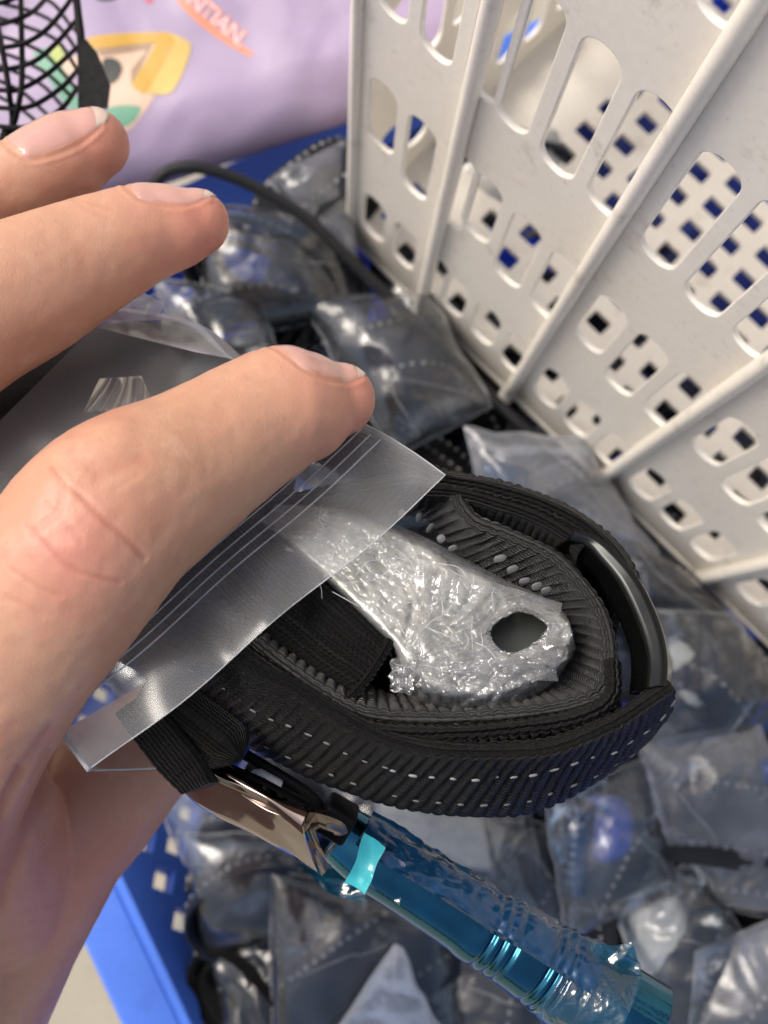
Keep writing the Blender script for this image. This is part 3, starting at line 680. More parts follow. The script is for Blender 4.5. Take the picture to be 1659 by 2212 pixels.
# torn flaps of the wrap
def flap(name, quad, d, mat, seed, amp=.1, n=26):
    a, b, c, e = [np.array([*q, 0]) for q in quad]
    su, tv = np.meshgrid(np.linspace(0, 1, n), np.linspace(0, 1, n), indexing='ij')
    q = (1-su)[..., None]*((1-tv)[..., None]*a+tv[..., None]*e)+su[..., None]*((1-tv)[..., None]*b+tv[..., None]*c)
    p = np.stack([q[..., 0]*.014, q[..., 1]*.014, 0*su], -1)
    q = q+np.stack([7*noise(p*1.5, seed), 7*noise(p*1.5, seed+1), 0*su], -1)
    dd = d+amp*crumple(p, seed, 1, 5)+amp*.6*np.sin(su*3)
    Mx = np.array([[P(q[i, j, 0], q[i, j, 1], dd[i, j]) for j in range(n)] for i in range(n)])
    return strap.part(name, MB().grid(Mx), M[mat], parent=shaft)
flap('torn_flap', [(788, 1804), (836, 1830), (786, 1932), (742, 1908)], 15.6, 'cyan', 3)
flap('torn_flap', [(640, 1868), (770, 1880), (800, 1960), (700, 1925)], 16.6, 'film_blue', 5, .15)
flap('torn_flap', [(1268, 2046), (1372, 2034), (1392, 2110), (1300, 2100)], 15.7, 'film_blue', 7, .09)
flap('torn_flap', [(800, 1815), (880, 1870), (860, 1960), (790, 1900)], 15.64, 'film_crisp', 13, .12)

# ------------------------------------------------------------------ the open zip bag held in the fingers
held = Thing('zip_bag', 'clear zip bag held open in the fingers, five sealing ridges along its mouth', 'plastic bag', P(500, 1200, 15.6))
top = catmull(np.array([(962, 1026, 0), (890, 975, 0), (800, 922, 0), (640, 850, 0), (490, 768, 0), (400, 700, 0), (240, 668, 0)]), 80)
bot = catmull(np.array([(192, 1662, 0), (150, 1600, 0), (60, 1500, 0), (-60, 1380, 0), (-160, 1260, 0), (-240, 1150, 0)]), 80)
ns = 120
sv = np.linspace(0, 1, ns)
Q = top[None]*(1-sv)[:, None, None]+bot[None]*sv[:, None, None]
tt = np.linspace(0, 1, 80)[None, :]; ss = sv[:, None]
bow = (16*np.sin(ss*math.pi)+9*np.sin(ss*9+.5)*np.sin(ss*math.pi))*(1-tt)**2
Q = Q+np.stack([bow*.75, bow*.66, 0*bow], -1)
pn = np.stack([Q[..., 0]*.006, Q[..., 1]*.006, 0*bow], -1)
kf = -.22-.10*np.sin(ss*math.pi)*(1-tt)+.05*crumple(pn, 21, 1, 3)*(.3+tt)+.08*noise(pn*2, 2)+.05*np.sin(ss*21+tt*3)*np.exp(-tt*4)+.9*ss**5*(1-tt)**2
kf = kf+.18*np.exp(-((ss-.62)/.06)**2)*np.exp(-(tt/.35)**2)
FR = np.array([[NP(Q[i, j, 0], Q[i, j, 1], kf[i, j]) for j in range(80)] for i in range(ns)])
front_film = held.part('front_film', MB().grid(FR), M['film_held'])
# back sheet and its lower corner
topb = catmull(np.array([(962, 1030, 0), (800, 960, 0), (560, 800, 0), (430, 700, 0), (240, 660, 0)]), 40)
botb = catmull(np.array([(192, 1664, 0), (120, 1572, 0), (0, 1450, 0), (-160, 1280, 0), (-240, 1150, 0)]), 40)
sv = np.linspace(0, 1, 60); Q = topb[None]*(1-sv)[:, None, None]+botb[None]*sv[:, None, None]
bulge = np.sin(sv*math.pi)[:, None]*(1-np.linspace(0, 1, 40)[None, :])**1.5
Q = Q+np.stack([bulge*230, bulge*190, 0*bulge], -1)
sg = np.linspace(0, 1, 40)[None, :]
kb = .7+2.6*np.sin(np.clip(sv, 0, 1)*math.pi)[:, None]**.6*(1-.5*sg)+.08*crumple(np.stack([Q[..., 0]*.006, Q[..., 1]*.006, 0*bulge], -1), 4)
BK = np.array([[NP(Q[i, j, 0], Q[i, j, 1], kb[i, j]) for j in range(40)] for i in range(60)])
held.part('back_film', MB().grid(BK), M['film'])
mb = MB(); mb.grid(np.stack([FR[-1, ::2][:40]*(1-f)+BK[-1]*f for f in np.linspace(0, 1, 6)])); held.part('side_gusset', mb, M['film_held'])
mb = MB(); mb.grid(np.stack([FR[0, ::2][:40]*(1-f)+BK[0]*f for f in np.linspace(0, 1, 6)])); held.part('side_gusset', mb, M['film_held'])
for k, j in enumerate([15.0, 17.3, 19.6, 21.9, 24.4]):
    i = int(j); f = j-i; pth = FR[:, i]*(1-f)+FR[:, i+1]*f+A_AX*.012
    held.part('zip_ridge', MB().tube(pth[2:-2], .013 if k < 4 else .010, 6), M['seam'], parent=front_film)
held.part('mouth_edge', MB().tube(FR[:, 0], .010, 6), M['seam'], parent=front_film)
held.part('side_seam', MB().tube(np.vstack([BK[-1, ::-1][28:], FR[-1, :1]]), .034, 6), M['seam'])
held.part('side_seam', MB().tube(BK[48:, 0], .016, 6), M['seam'])
held.part('side_seam', MB().tube(FR[0], .010, 6), M['seam'])
# loose upper lip of the bag above the index finger
def sheet(quad, dep, seed, amp, n=50, sc=.012):
    a, b, c, e = [np.array([*q, d]) for q, d in zip(quad, dep)]
    su, tv = np.meshgrid(np.linspace(0, 1, n), np.linspace(0, 1, n), indexing='ij')
    q = (1-su)[..., None]*((1-tv)[..., None]*a+tv[..., None]*e)+su[..., None]*((1-tv)[..., None]*b+tv[..., None]*c)
    p = np.stack([q[..., 0]*sc, q[..., 1]*sc, 0*su], -1)
    dd = q[..., 2]+amp*crumple(p, seed, 1, 5)
    return np.array([[P(q[i, j, 0], q[i, j, 1], dd[i, j]) for j in range(n)] for i in range(n)])
held.part('bag_lip', MB().grid(sheet([(190, 694), (288, 618), (350, 655), (345, 692)], [16.9, 17.5, 17.3, 16.8], 8, .10)), M['film_white'])  # extra pale patch: bright sheen on the lip put into its colour
held.part('bag_lip', MB().grid(sheet([(180, 700), (360, 620), (500, 775), (420, 760)], [16.6, 17.6, 16.6, 16.3], 5, .12)), M['film_milky'])

# ------------------------------------------------------------------ the hand
def limb(mb, pts, seg=28, cap0=True, flat=None):
    q = np.array([[*P(x, y, d), r*d/F_PX] for x, y, d, r in pts])
    c = catmull(q, 90)
    pth, r = c[:, :3], c[:, 3]
    if cap0:                                             # rounded tip
        t0 = pth[0]-pth[1]; t0 /= np.linalg.norm(t0); b = np.linspace(math.pi/2, 0.05, 9)[:-1]
        pre = np.array([pth[0]+t0*r[0]*math.sin(x) for x in b]); pr = np.array([r[0]*math.cos(x) for x in b])
        pth = np.vstack([pre, pth]); r = np.r_[pr, r]
    mb.tube(pth, np.maximum(r, .03), seg); return pth, r
hm = MB()
idx = limb(hm, [(732, 864, 15.7, 80), (700, 870, 15.6, 106), (655, 878, 15.45, 125), (612, 884, 15.3, 138), (540, 922, 15.1, 146), (462, 972, 14.8, 157), (390, 1018, 14.5, 172), (324, 1056, 14.2, 188), (250, 1106, 13.9, 200), (185, 1178, 13.8, 206), (105, 1290, 14.0, 204), (25, 1395, 14.2, 202), (-80, 1540, 14.5, 214), (-180, 1690, 14.9, 240)])
mdl = limb(hm, [(424, 482, 16.4, 72), (395, 490, 16.35, 86), (345, 498, 16.3, 99), (290, 512, 16.2, 110), (180, 562, 16.0, 130), (54, 625, 15.7, 152), (-80, 690, 15.4, 168), (-250, 800, 15.2, 195), (-420, 1000, 15.2, 215)])
rng3 = limb(hm, [(203, 312, 17.7, 76), (165, 330, 17.7, 90), (120, 352, 17.6, 92), (50, 396, 17.5, 96), (-60, 450, 17.3, 108), (-250, 600, 16.6, 150), (-450, 820, 15.9, 180)])
thb = limb(hm, [(400, 1540, 18.9, 105), (300, 1630, 18.7, 130), (200, 1720, 18.4, 160), (110, 1800, 18.1, 180), (40, 1900, 18.0, 192), (-40, 2030, 18.1, 205), (-120, 2200, 18.4, 215), (-200, 2400, 18.8, 240)])
limb(hm, [(-150, 1650, 15.2, 215), (-80, 1790, 16.2, 205), (-10, 1930, 17.6, 185)])
limb(hm, [(-180, 1690, 14.9, 235), (-260, 1950, 15.8, 260), (-280, 2250, 17.2, 270), (-260, 2500, 18.2, 260)])
limb(hm, [(-420, 1000, 15.2, 215), (-420, 1400, 15.4, 250), (-380, 1800, 16.2, 270), (-300, 2300, 17.8, 270)])
limb(hm, [(-450, 820, 15.9, 180), (-560, 1200, 16.2, 220), (-560, 1700, 16.8, 250), (-360, 2350, 18.2, 260)])
V, Fc, _ = hm.arrays()
tm = bpy.data.meshes.new('tmp'); tm.from_pydata((V*S).tolist(), [], Fc)
to = bpy.data.objects.new('tmp', tm); col.objects.link(to)
r_ = to.modifiers.new('r', 'REMESH'); r_.mode = 'VOXEL'; r_.voxel_size = .037*S
s_ = to.modifiers.new('s', 'SMOOTH'); s_.iterations = 36; s_.factor = .5
ev = to.evaluated_get(bpy.context.evaluated_depsgraph_get()); em = ev.to_mesh()
V = np.empty(len(em.vertices)*3); em.vertices.foreach_get('co', V); V = V.reshape(-1, 3)/S
NV = np.empty(len(em.vertices)*3); em.vertices.foreach_get('normal', NV); NV = NV.reshape(-1, 3)
Fc = [tuple(p.vertices) for p in em.polygons]
ev.to_mesh_clear(); bpy.data.objects.remove(to)
pxy = to_px(V); view = EYE-V; view /= np.linalg.norm(view, axis=1)[:, None]; facing = np.clip((NV*view).sum(1)*2.5+.2, 0, 1)
def seg_dist(pts, px):
    d = np.full(len(px), 1e9)
    for a, b in zip(pts[:-1], pts[1:]):
        a, b = np.array(a, float), np.array(b, float); ab = b-a; u = np.clip(((px-a) @ ab)/(ab @ ab), 0, 1)
        d = np.minimum(d, np.linalg.norm(px-(a+u[:, None]*ab), axis=1))
    return d
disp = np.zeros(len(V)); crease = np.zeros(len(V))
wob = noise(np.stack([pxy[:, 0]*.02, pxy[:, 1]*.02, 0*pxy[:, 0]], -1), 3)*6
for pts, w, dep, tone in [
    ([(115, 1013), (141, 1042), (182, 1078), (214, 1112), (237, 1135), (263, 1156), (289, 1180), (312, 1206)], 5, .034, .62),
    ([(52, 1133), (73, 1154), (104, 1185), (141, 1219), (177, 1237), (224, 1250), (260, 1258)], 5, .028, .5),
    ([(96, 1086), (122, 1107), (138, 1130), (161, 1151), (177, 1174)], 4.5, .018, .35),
    ([(141, 1052), (133, 1086), (128, 1104), (104, 1122), (70, 1148)], 9, .025, .4), ([(26, 1232), (57, 1252), (86, 1271), (130, 1286)], 4.5, .016, .3),  # first stroke is a soft shadow painted into the skin tone
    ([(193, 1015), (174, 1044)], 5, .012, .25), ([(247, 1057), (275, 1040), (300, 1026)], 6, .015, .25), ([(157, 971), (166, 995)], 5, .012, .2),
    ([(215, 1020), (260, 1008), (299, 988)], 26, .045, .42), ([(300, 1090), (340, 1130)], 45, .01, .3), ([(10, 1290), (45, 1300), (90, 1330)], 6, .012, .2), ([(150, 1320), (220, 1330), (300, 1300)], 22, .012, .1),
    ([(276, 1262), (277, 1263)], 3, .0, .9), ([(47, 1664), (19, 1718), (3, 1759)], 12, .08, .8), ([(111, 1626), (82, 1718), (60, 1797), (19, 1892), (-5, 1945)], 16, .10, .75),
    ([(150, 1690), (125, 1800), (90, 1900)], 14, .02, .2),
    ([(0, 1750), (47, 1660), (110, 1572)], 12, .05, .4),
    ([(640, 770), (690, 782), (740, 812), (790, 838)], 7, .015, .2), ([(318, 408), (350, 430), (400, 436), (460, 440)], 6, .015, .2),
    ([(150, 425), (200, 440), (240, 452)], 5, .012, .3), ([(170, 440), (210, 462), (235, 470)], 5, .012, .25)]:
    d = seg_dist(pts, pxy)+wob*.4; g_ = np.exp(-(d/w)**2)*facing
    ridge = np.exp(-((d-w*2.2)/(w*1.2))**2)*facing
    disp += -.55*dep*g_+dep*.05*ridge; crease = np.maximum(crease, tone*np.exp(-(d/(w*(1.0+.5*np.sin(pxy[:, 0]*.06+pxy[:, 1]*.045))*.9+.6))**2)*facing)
disp += facing*.02*noise(V*1.6, 5)+.006*noise(V*6, 7)
for c, w, a in (((250, 930), 60, .04), ((115, 985), 45, .03), ((190, 1150), 45, .025), ((100, 1040), 40, .03), ((150, 1075), 22, .012)):
    disp += a*np.exp(-(np.linalg.norm(pxy-np.array(c), axis=1)/w)**2)*facing
V = V+NV*disp[:, None]
flush_and_shade = np.zeros(len(V))
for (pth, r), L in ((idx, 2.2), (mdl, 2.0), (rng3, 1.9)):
    d = np.linalg.norm(V-pth[0], axis=1); flush_and_shade = np.maximum(flush_and_shade, np.clip(1-d/L, 0, 1)**.8)
flush_and_shade = np.maximum(flush_and_shade, .85*np.exp(-(np.linalg.norm(pxy-np.array((150, 1180)), axis=1)/130)**2))
flush_and_shade = np.maximum(flush_and_shade, .8*np.exp(-(np.linalg.norm(pxy-np.array((100, 1900)), axis=1)/220)**2))  # palm: redness plus some of its shade painted into the skin
mb = MB().add(V, Fc)
hand = Thing('person', 'bare hand with three fingers stretched out, pinching the open zip bag over the crate', 'person', P(50, 1300, 15))
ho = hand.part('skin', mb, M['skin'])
for nm, arr in (('flush_and_shade', flush_and_shade), ('crease', crease)):
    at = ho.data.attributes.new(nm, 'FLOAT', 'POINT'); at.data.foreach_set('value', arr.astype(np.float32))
# nails: a curved plate lying on the finger's back, with its pale free edge
from mathutils.bvhtree import BVHTree
bvh = BVHTree.FromPolygons([Vector(v) for v in V], Fc)
rims = []
def nail(fin, dors, s0, s1, half, lift=.018, tipw=.85):
    pth, r = fin; pth = pth[7:]; L = np.r_[0, np.cumsum(np.linalg.norm(np.diff(pth, axis=0), axis=1))]
    dv = RC @ np.array(dors, float)
    def surf_pt(s, a, up):
        c = np.array([np.interp(s, L, pth[:, k]) for k in range(3)]) if s >= 0 else pth[0]+(pth[0]-pth[3])/np.linalg.norm(pth[0]-pth[3])*(-s)
        T = pth[2]-pth[14]; T /= np.linalg.norm(T); D = dv-T*(T @ dv); D /= np.linalg.norm(D); B = np.cross(T, D)
        dirn = D*math.cos(a)+B*math.sin(a); c0 = c+0*D
        hit = bvh.ray_cast(Vector(c0+dirn*1.25), Vector(-dirn), 2)
        h = np.array(hit[0]) if hit[0] is not None else c0+dirn*.3
        return h, dirn
    def patch(u0, u1, n, m, up):
        out = np.zeros((n, m, 3))
        for i in range(n):
            for j in range(m):
                u = u0+(u1-u0)*i/(n-1); v = 2*j/(m-1)-1; uu = max(-1, min(1, u))
                x = v*math.sqrt(1-.80*uu*uu/2); y = u*math.sqrt(1-.80*v*v/2)
                h, dr = surf_pt((s0+s1)/2+y*(s1-s0)/2, half*x, lift)
                rim = max(abs(v), u)**10 if u > 0 else abs(v)**10
                out[i, j] = h+dr*(up*(1-2.0*rim))
        return out
    hand.part('fingernail', MB().grid(patch(-1, 1, 24, 22, lift)), M['nail'], parent=ho)
    e = patch(-1.10, -.86, 6, 22, lift+.008); e = np.concatenate([e[:1]-RC @ np.array([0, 0, .05]), e])
    hand.part('nail_edge', MB().grid(e), M['nailtip'], parent=ho)
    g_ = patch(-1, 1.0, 40, 40, 0.0); rims.extend([*g_[:, 0], *g_[:, -1], *g_[-1]])
nail(idx, (.15, .95, .22), -.26, 1.05, .95)
nail(mdl, (.15, .93, .30), -.22, 1.05, .95)
nail(rng3, (-.2, .74, .70), -.22, 1.45, 1.08)

from mathutils.kdtree import KDTree
kd = KDTree(len(V))
for i_, v_ in enumerate(V): kd.insert(Vector(v_), i_)
kd.balance(); co_ = np.empty(len(V)*3); ho.data.vertices.foreach_get('co', co_); co_ = co_.reshape(-1, 3); seen_ = {}
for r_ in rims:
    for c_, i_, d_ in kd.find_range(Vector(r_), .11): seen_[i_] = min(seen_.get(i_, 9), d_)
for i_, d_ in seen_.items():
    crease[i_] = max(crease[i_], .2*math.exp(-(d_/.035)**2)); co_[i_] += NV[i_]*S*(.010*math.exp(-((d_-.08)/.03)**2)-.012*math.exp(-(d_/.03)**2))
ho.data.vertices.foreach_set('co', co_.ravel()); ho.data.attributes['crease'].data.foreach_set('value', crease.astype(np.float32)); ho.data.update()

# ------------------------------------------------------------------ lilac pouch with its print
EL0, EL1 = np.array([345., 402.]), np.array([705., 282.])
en = np.array([EL1[1]-EL0[1], -(EL1[0]-EL0[0])]); en /= np.linalg.norm(en); en = -en if en[1] > 0 else en
def lil_d(x, y):
    x, y = np.asarray(x, float), np.asarray(y, float)
    e = (x-EL0[0])*en[0]+(y-EL0[1])*en[1]; q = np.clip(1-e/170, 0, 1)
    p = np.stack([x*.008, y*.008, 0*x], -1)
    return 28.3+1.5*(1-np.sqrt(np.clip(1-q*q, 0, 1)))+.06*crumple(p*.8, 6, 1, 4)+.08*noise(p*1.2, 3)+.0022*(x-300)*0
su, tv = np.meshgrid(np.linspace(0, 1, 120), np.linspace(0, 1, 120)**1.3, indexing='ij')
def lil_q(su, tv):                                        # edge line -> far side
    b = EL0*(1-su)[..., None]*1+EL1*su[..., None]
    b = (EL0-(EL1-EL0)*1.0)*(1-su)[..., None]+(EL1+(EL1-EL0)*.9)*su[..., None]
    return b+en*tv[..., None]*620
q = lil_q(su, tv); dd = lil_d(q[..., 0], q[..., 1])
far_e = np.clip((tv-.75)/.25, 0, 1); dd = dd+1.4*(1-np.sqrt(np.clip(1-far_e**2, 0, 1)))
TOP = np.array([[P(q[i, j, 0], q[i, j, 1], dd[i, j]) for j in range(120)] for i in range(120)])
BOT = np.array([[P(q[i, j, 0], q[i, j, 1], 30.2) for j in range(0, 120, 7)] for i in range(0, 120, 7)])
lilac = Thing('lilac_pouch', 'puffy lilac plastic pouch printed with a yellow cartoon shape and orange lettering', 'pouch', P(450, 150, 27))
lt = lilac.part('pouch_skin', MB().grid(TOP), M['lilac'])
lilac.part('pouch_back', MB().grid(BOT), M['lilac'])
mb = MB()
for e in (TOP[:, 0], TOP[:, -1], TOP[0], TOP[-1]):
    low = np.array([P(*to_px(v[None])[0], 30.2) for v in e]); mb.grid(np.stack([e*(1-f)+low*f for f in (0, .5, 1)]))
lilac.part('pouch_side', mb, M['lilac'])
def flat_print(name, poly, mat, lift, step=9):
    me = bmesh.new(); vs = [me.verts.new((x, y, 0)) for x, y in poly]; f = me.faces.new(vs); f.normal_update()
    bmesh.ops.triangulate(me, faces=[f])
    for _ in range(5):
        es = [e for e in me.edges if e.calc_length() > step*1.6]
        if not es: break
        bmesh.ops.subdivide_edges(me, edges=es, cuts=1); bmesh.ops.triangulate(me, faces=me.faces[:])
    me.verts.index_update()
    c = np.array([v.co[:2] for v in me.verts]); d = lil_d(c[:, 0], c[:, 1])-lift
    V = np.array([P(x, y, z) for (x, y), z in zip(c, d)]); Fq = [tuple(v.index for v in f.verts) for f in me.faces]; me.free()
    return lilac.part(name, MB().add(V, Fq), M[mat], parent=lt)
def smooth_poly(pts, n=60): return [tuple(p[:2]) for p in catmull(np.array([(x, y, 0) for x, y in pts]), n, True)][:-1]
flat_print('print_patch', smooth_poly([(225, 290), (285, 205), (330, 205), (330, 215), (285, 275), (230, 310), (210, 300)], 50), 'p_skin', .010)
flat_print('print_patch', smooth_poly([(190, 95), (330, 92), (340, 180), (300, 225), (240, 232), (190, 230)], 60), 'p_skin', .012)
flat_print('print_patch', [(200, 102), (330, 94), (328, 100), (290, 172), (283, 185), (283, 150), (318, 108), (220, 122)], 'p_brown', .016)
flat_print('print_patch', smooth_poly([(205, 78), (340, 69), (372, 73), (405, 88), (412, 105), (398, 150), (376, 192), (362, 203), (338, 204), (310, 198), (288, 184), (300, 160), (334, 96), (322, 92), (220, 104), (204, 104)], 120), 'p_pale', .020)
flat_print('print_patch', smooth_poly([(196, 80), (340, 70), (368, 74), (376, 90), (366, 112), (318, 196), (300, 196), (286, 184), (296, 162), (336, 98), (322, 93), (220, 104), (198, 104)], 120), 'p_yellow', .024)
flat_print('print_patch', smooth_poly([(222, 130), (250, 127), (264, 148), (250, 176), (226, 178)], 30), 'p_dark', .024)
flat_print('print_patch', smooth_poly([(236, 232), (300, 229), (298, 250), (275, 272), (240, 270)], 40), 'p_green', .016)
flat_print('print_patch', smooth_poly([(72, 118), (110, 104), (140, 150), (170, 225), (150, 235), (110, 180)], 40), 'p_green', .010)
flat_print('print_patch', smooth_poly([(108, 104), (130, 100), (138, 128), (118, 132)], 30), 'p_lime', .016)
flat_print('print_patch', smooth_poly([(135, 138), (168, 122), (168, 160), (148, 162)], 30), 'p_skin', .016)
flat_print('print_patch', smooth_poly([(205, -14), (250, -14), (252, -4), (230, 2), (208, -2)], 30), 'p_dark', .012)
flat_print('print_patch', smooth_poly([(312, -6), (332, -4), (326, 7), (316, 4)], 20), 'p_red', .012)
def text_print(body, at, ang, size, mat, lift, name='lettering', bold=0.0):
    cu = bpy.data.curves.new('t', 'FONT'); cu.body = body; cu.size = size; cu.align_x = 'LEFT'; cu.offset = bold; cu.space_character = .92; cu.resolution_u = 4
    o = bpy.data.objects.new('t', cu); col.objects.link(o)
    me = o.evaluated_get(bpy.context.evaluated_depsgraph_get()).to_mesh()
    c = np.array([v.co[:2] for v in me.vertices]); Fq = [tuple(p.vertices) for p in me.polygons]
    o.to_mesh_clear(); bpy.data.objects.remove(o); bpy.data.curves.remove(cu)
    a = math.radians(ang); x = at[0]+c[:, 0]*math.cos(a)+c[:, 1]*math.sin(a)*1.0; y = at[1]+c[:, 0]*math.sin(a)-c[:, 1]*math.cos(a)
    d = lil_d(x, y)-lift
    lilac.part(name, MB().add(np.array([P(i, j, k) for i, j, k in zip(x, y, d)]), Fq), M[mat], parent=lt)
text_print('NTIAN.', (400, 4), 40, 50, 'p_orange', .014, bold=3.4)
text_print('NTIAN.', (400, 4), 40, 50, 'p_white', .020, bold=-.4)
flat_print('print_patch', smooth_poly([(384, 6), (400, 0), (470, 62), (545, 112), (530, 118), (450, 68)], 40), 'p_orange', .012)

# ------------------------------------------------------------------ black wire cage in the top left corner
cage = Thing('wire_cage', 'black round wire cage guard with a dark clip, in front of the lilac pouch', 'cage', P(60, 120, 22))
def wire(pts, r=.05, name='wire'):
    cage.part(name, MB().tube(catmull(p3(pts), 40), r, 8), M['black'])
F_ = .2187
def cw(l, d0, d1): return [(x*F_, y*F_, d0+(d1-d0)*math.sin(math.pi*i/(len(l)-1))) for i, (x, y) in enumerate(l)]
for l in ([(-300, 130), (-60, 240), (180, 185), (330, 110), (460, -20)], [(-300, 420), (0, 470), (300, 400), (520, 230), (740, -60)], [(-300, 650), (0, 690), (330, 610), (560, 420), (770, 180)],
          [(-300, 860), (0, 890), (200, 880), (480, 720), (760, 470)], [(-300, 1020), (0, 1065), (300, 1050), (600, 870), (770, 690)], [(-300, 1200), (0, 1250), (300, 1245), (600, 1080), (770, 860)],
          [(-200, 1380), (0, 1430), (200, 1400), (420, 1280), (600, 1160)], [(-300, -60), (-60, 30), (120, -10), (260, -80)]):
    wire(cw(l, 22.0, 20.6))
for l in ([(-100, 0), (0, 30), (300, 110), (500, 200), (640, 330), (770, 510)], [(-100, 150), (100, 210), (250, 262), (560, 400), (770, 700)], [(-60, 340), (150, 400), (420, 520), (620, 720), (770, 900)],
          [(-60, 500), (50, 530), (250, 610), (480, 740), (680, 930)], [(-60, 640), (100, 690), (400, 830), (580, 1010), (660, 1120)], [(0, 800), (220, 910), (420, 1090), (520, 1180)], [(-60, 930), (180, 1060), (360, 1200)],
          [(440, -20), (560, 70), (680, 230), (770, 330)]):
    wire(cw(l, 22.6, 23.8), .045)
for l in ([(205, -60), (212, 300), (218, 600), (210, 870), (160, 1150), (112, 1300), (90, 1420)], [(-30, 200), (10, 420), (60, 700), (95, 950), (120, 1150), (112, 1300)]):
    wire(cw(l, 22.0, 20.5), .06, 'spoke')
mb = MB(); band(mb, [p3([(150, -40, 21.6), (158, 10, 21.5), (164, 60, 21.5), (168, 120, 21.5), (170, 235, 21.6)]), p3([(170, -40, 21.6), (176, 20, 21.5), (184, 90, 21.5), (186, 120, 21.5), (190, 235, 21.6)])], 60, 8, .25, jitter=.01)
cage.part('frame_bar', mb, M['black'])
V, Fc = plate([(168, 95), (186, 84), (210, 114), (239, 185), (233, 236), (168, 232)], [], 4, 1.4)
V3 = np.array([P(x, y, 21.4-z*.05) for x, y, z in V]); cage.part('clip', MB().add(V3, Fc), M['black'], smooth=False)
cage.part('hub', MB().tube(p3([(22, 275, 21.2), (20, 300, 21.2), (18, 330, 21.4)]), np.array([.14, .2, .22]), 12), M['black'])

# ------------------------------------------------------------------ black cable
cb = catmull(p3([(310, 470, 27.6), (318, 425, 27.0), (340, 388, 26.6), (372, 366, 26.5), (420, 361, 26.5), (480, 374, 26.7), (540, 399, 27.0), (610, 436, 27.3), (680, 487, 27.6), (740, 545, 27.9), (800, 605, 28.3), (900, 697, 28.9), (1000, 795, 29.2), (1100, 895, 29.3), (1200, 990, 29.5), (1300, 1085, 29.6)]), 160)
solo('cable', MB().tube(cb, .155, 12), M['rubber'], 'thin black rubber cable curling past the fingers and along the foot of the cream basket', 'cable')

# ------------------------------------------------------------------ the heap of bagged straps
def stadium(L, r, n):                                     # spiral-free outline, x along L
    a = np.linspace(0, 2*math.pi, n)
    return np.stack([np.cos(a)*r+np.sign(np.cos(a))*np.abs(np.cos(a))**.35*L/2, np.sin(a)*r, 0*a], 1)
def roll_parts(L, r, w, seed, dots=True):
    mb = MB(); rg = np.random.RandomState(seed); dm = MB()
    for k in range(3):
        rk = r-k*.34
        if rk < .15: break
        c = stadium(L*(1-.06*k), rk, 160); c = c+.05*np.stack([noise(c*.9+k, seed), noise(c*.9+k+9, seed), 0*c[:, 0]], -1)
        w0 = w*(1-.0*k); A, N, s = band(mb, [c+[0, 0, -w0/2-.05*k], c+[0, 0, w0/2-.12*k]], 320, 10, .22, (.16, .022, .15), seed=seed+k)
        if k == 0 and dots:
            base = capsule_mesh(.14, .06, .6, 6)
            Vb, Fb, _ = base.arrays()
            sg = np.sign(((A[:, 5]-A[:, 5].mean(0))*N[:, 5]).sum(1).mean())
            for t in (.22, .78):
                j = int(t*9); x = .1
                while x < s[-1]-.1:
                    i = min(int(np.searchsorted(s, x)), 318); R3 = frame(A[i+1, j]-A[i, j], N[i, j]*sg)
                    p = A[i, j] if sg > 0 else A[i, j]-N[i, j]*.24
                    dm.add(p+N[i, j]*sg*.02+Vb @ R3.T, Fb); x += .27
    return mb, dm
def xf(mb, R3, p):
    o = MB(); V, Fq, UV = mb.arrays(); return o.add(V @ np.asarray(R3).T+p, Fq, UV)
def euler(rx, ry, rz): return np.array(Matrix.Rotation(math.radians(rz), 3, 'Z') @ Matrix.Rotation(math.radians(ry), 3, 'Y') @ Matrix.Rotation(math.radians(rx), 3, 'X'))
def pillow(quad, dep, h, seed, amp=.16, n=44, sc=.9):
    a, b, c, e = [P(x, y, d) for (x, y), d in zip(quad, dep)]
    su, tv = np.meshgrid(np.linspace(0, 1, n), np.linspace(0, 1, n), indexing='ij')
    q = (1-su)[..., None]*((1-tv)[..., None]*a+tv[..., None]*e)+su[..., None]*((1-tv)[..., None]*b+tv[..., None]*c)
    nn = np.cross(b-a, e-a); nn /= np.linalg.norm(nn); nn = nn if nn[2] > 0 else -nn
    dm = (16*su*(1-su)*tv*(1-tv))
    w1 = amp*crumple(q, seed, sc, 5); w2 = amp*crumple(q, seed+50, sc, 5)
    side = .35*crumple(q*.7, seed+9, 1, 3)[..., None]*np.array([.5, .5, 0])*.6
    T = q+nn*(h*.7*dm**.45+.6*w1*(.35+.8*dm**.4)+.05*noise(q*.8, seed))[..., None]+side
    B = q-nn*(h*.3*dm**.45-w2*(.35+.8*dm**.4)*.6)[..., None]+side
    for X in (B,):
        X[0], X[-1], X[:, 0], X[:, -1] = T[0], T[-1], T[:, 0], T[:, -1]
    return T, B
pile_n = 0
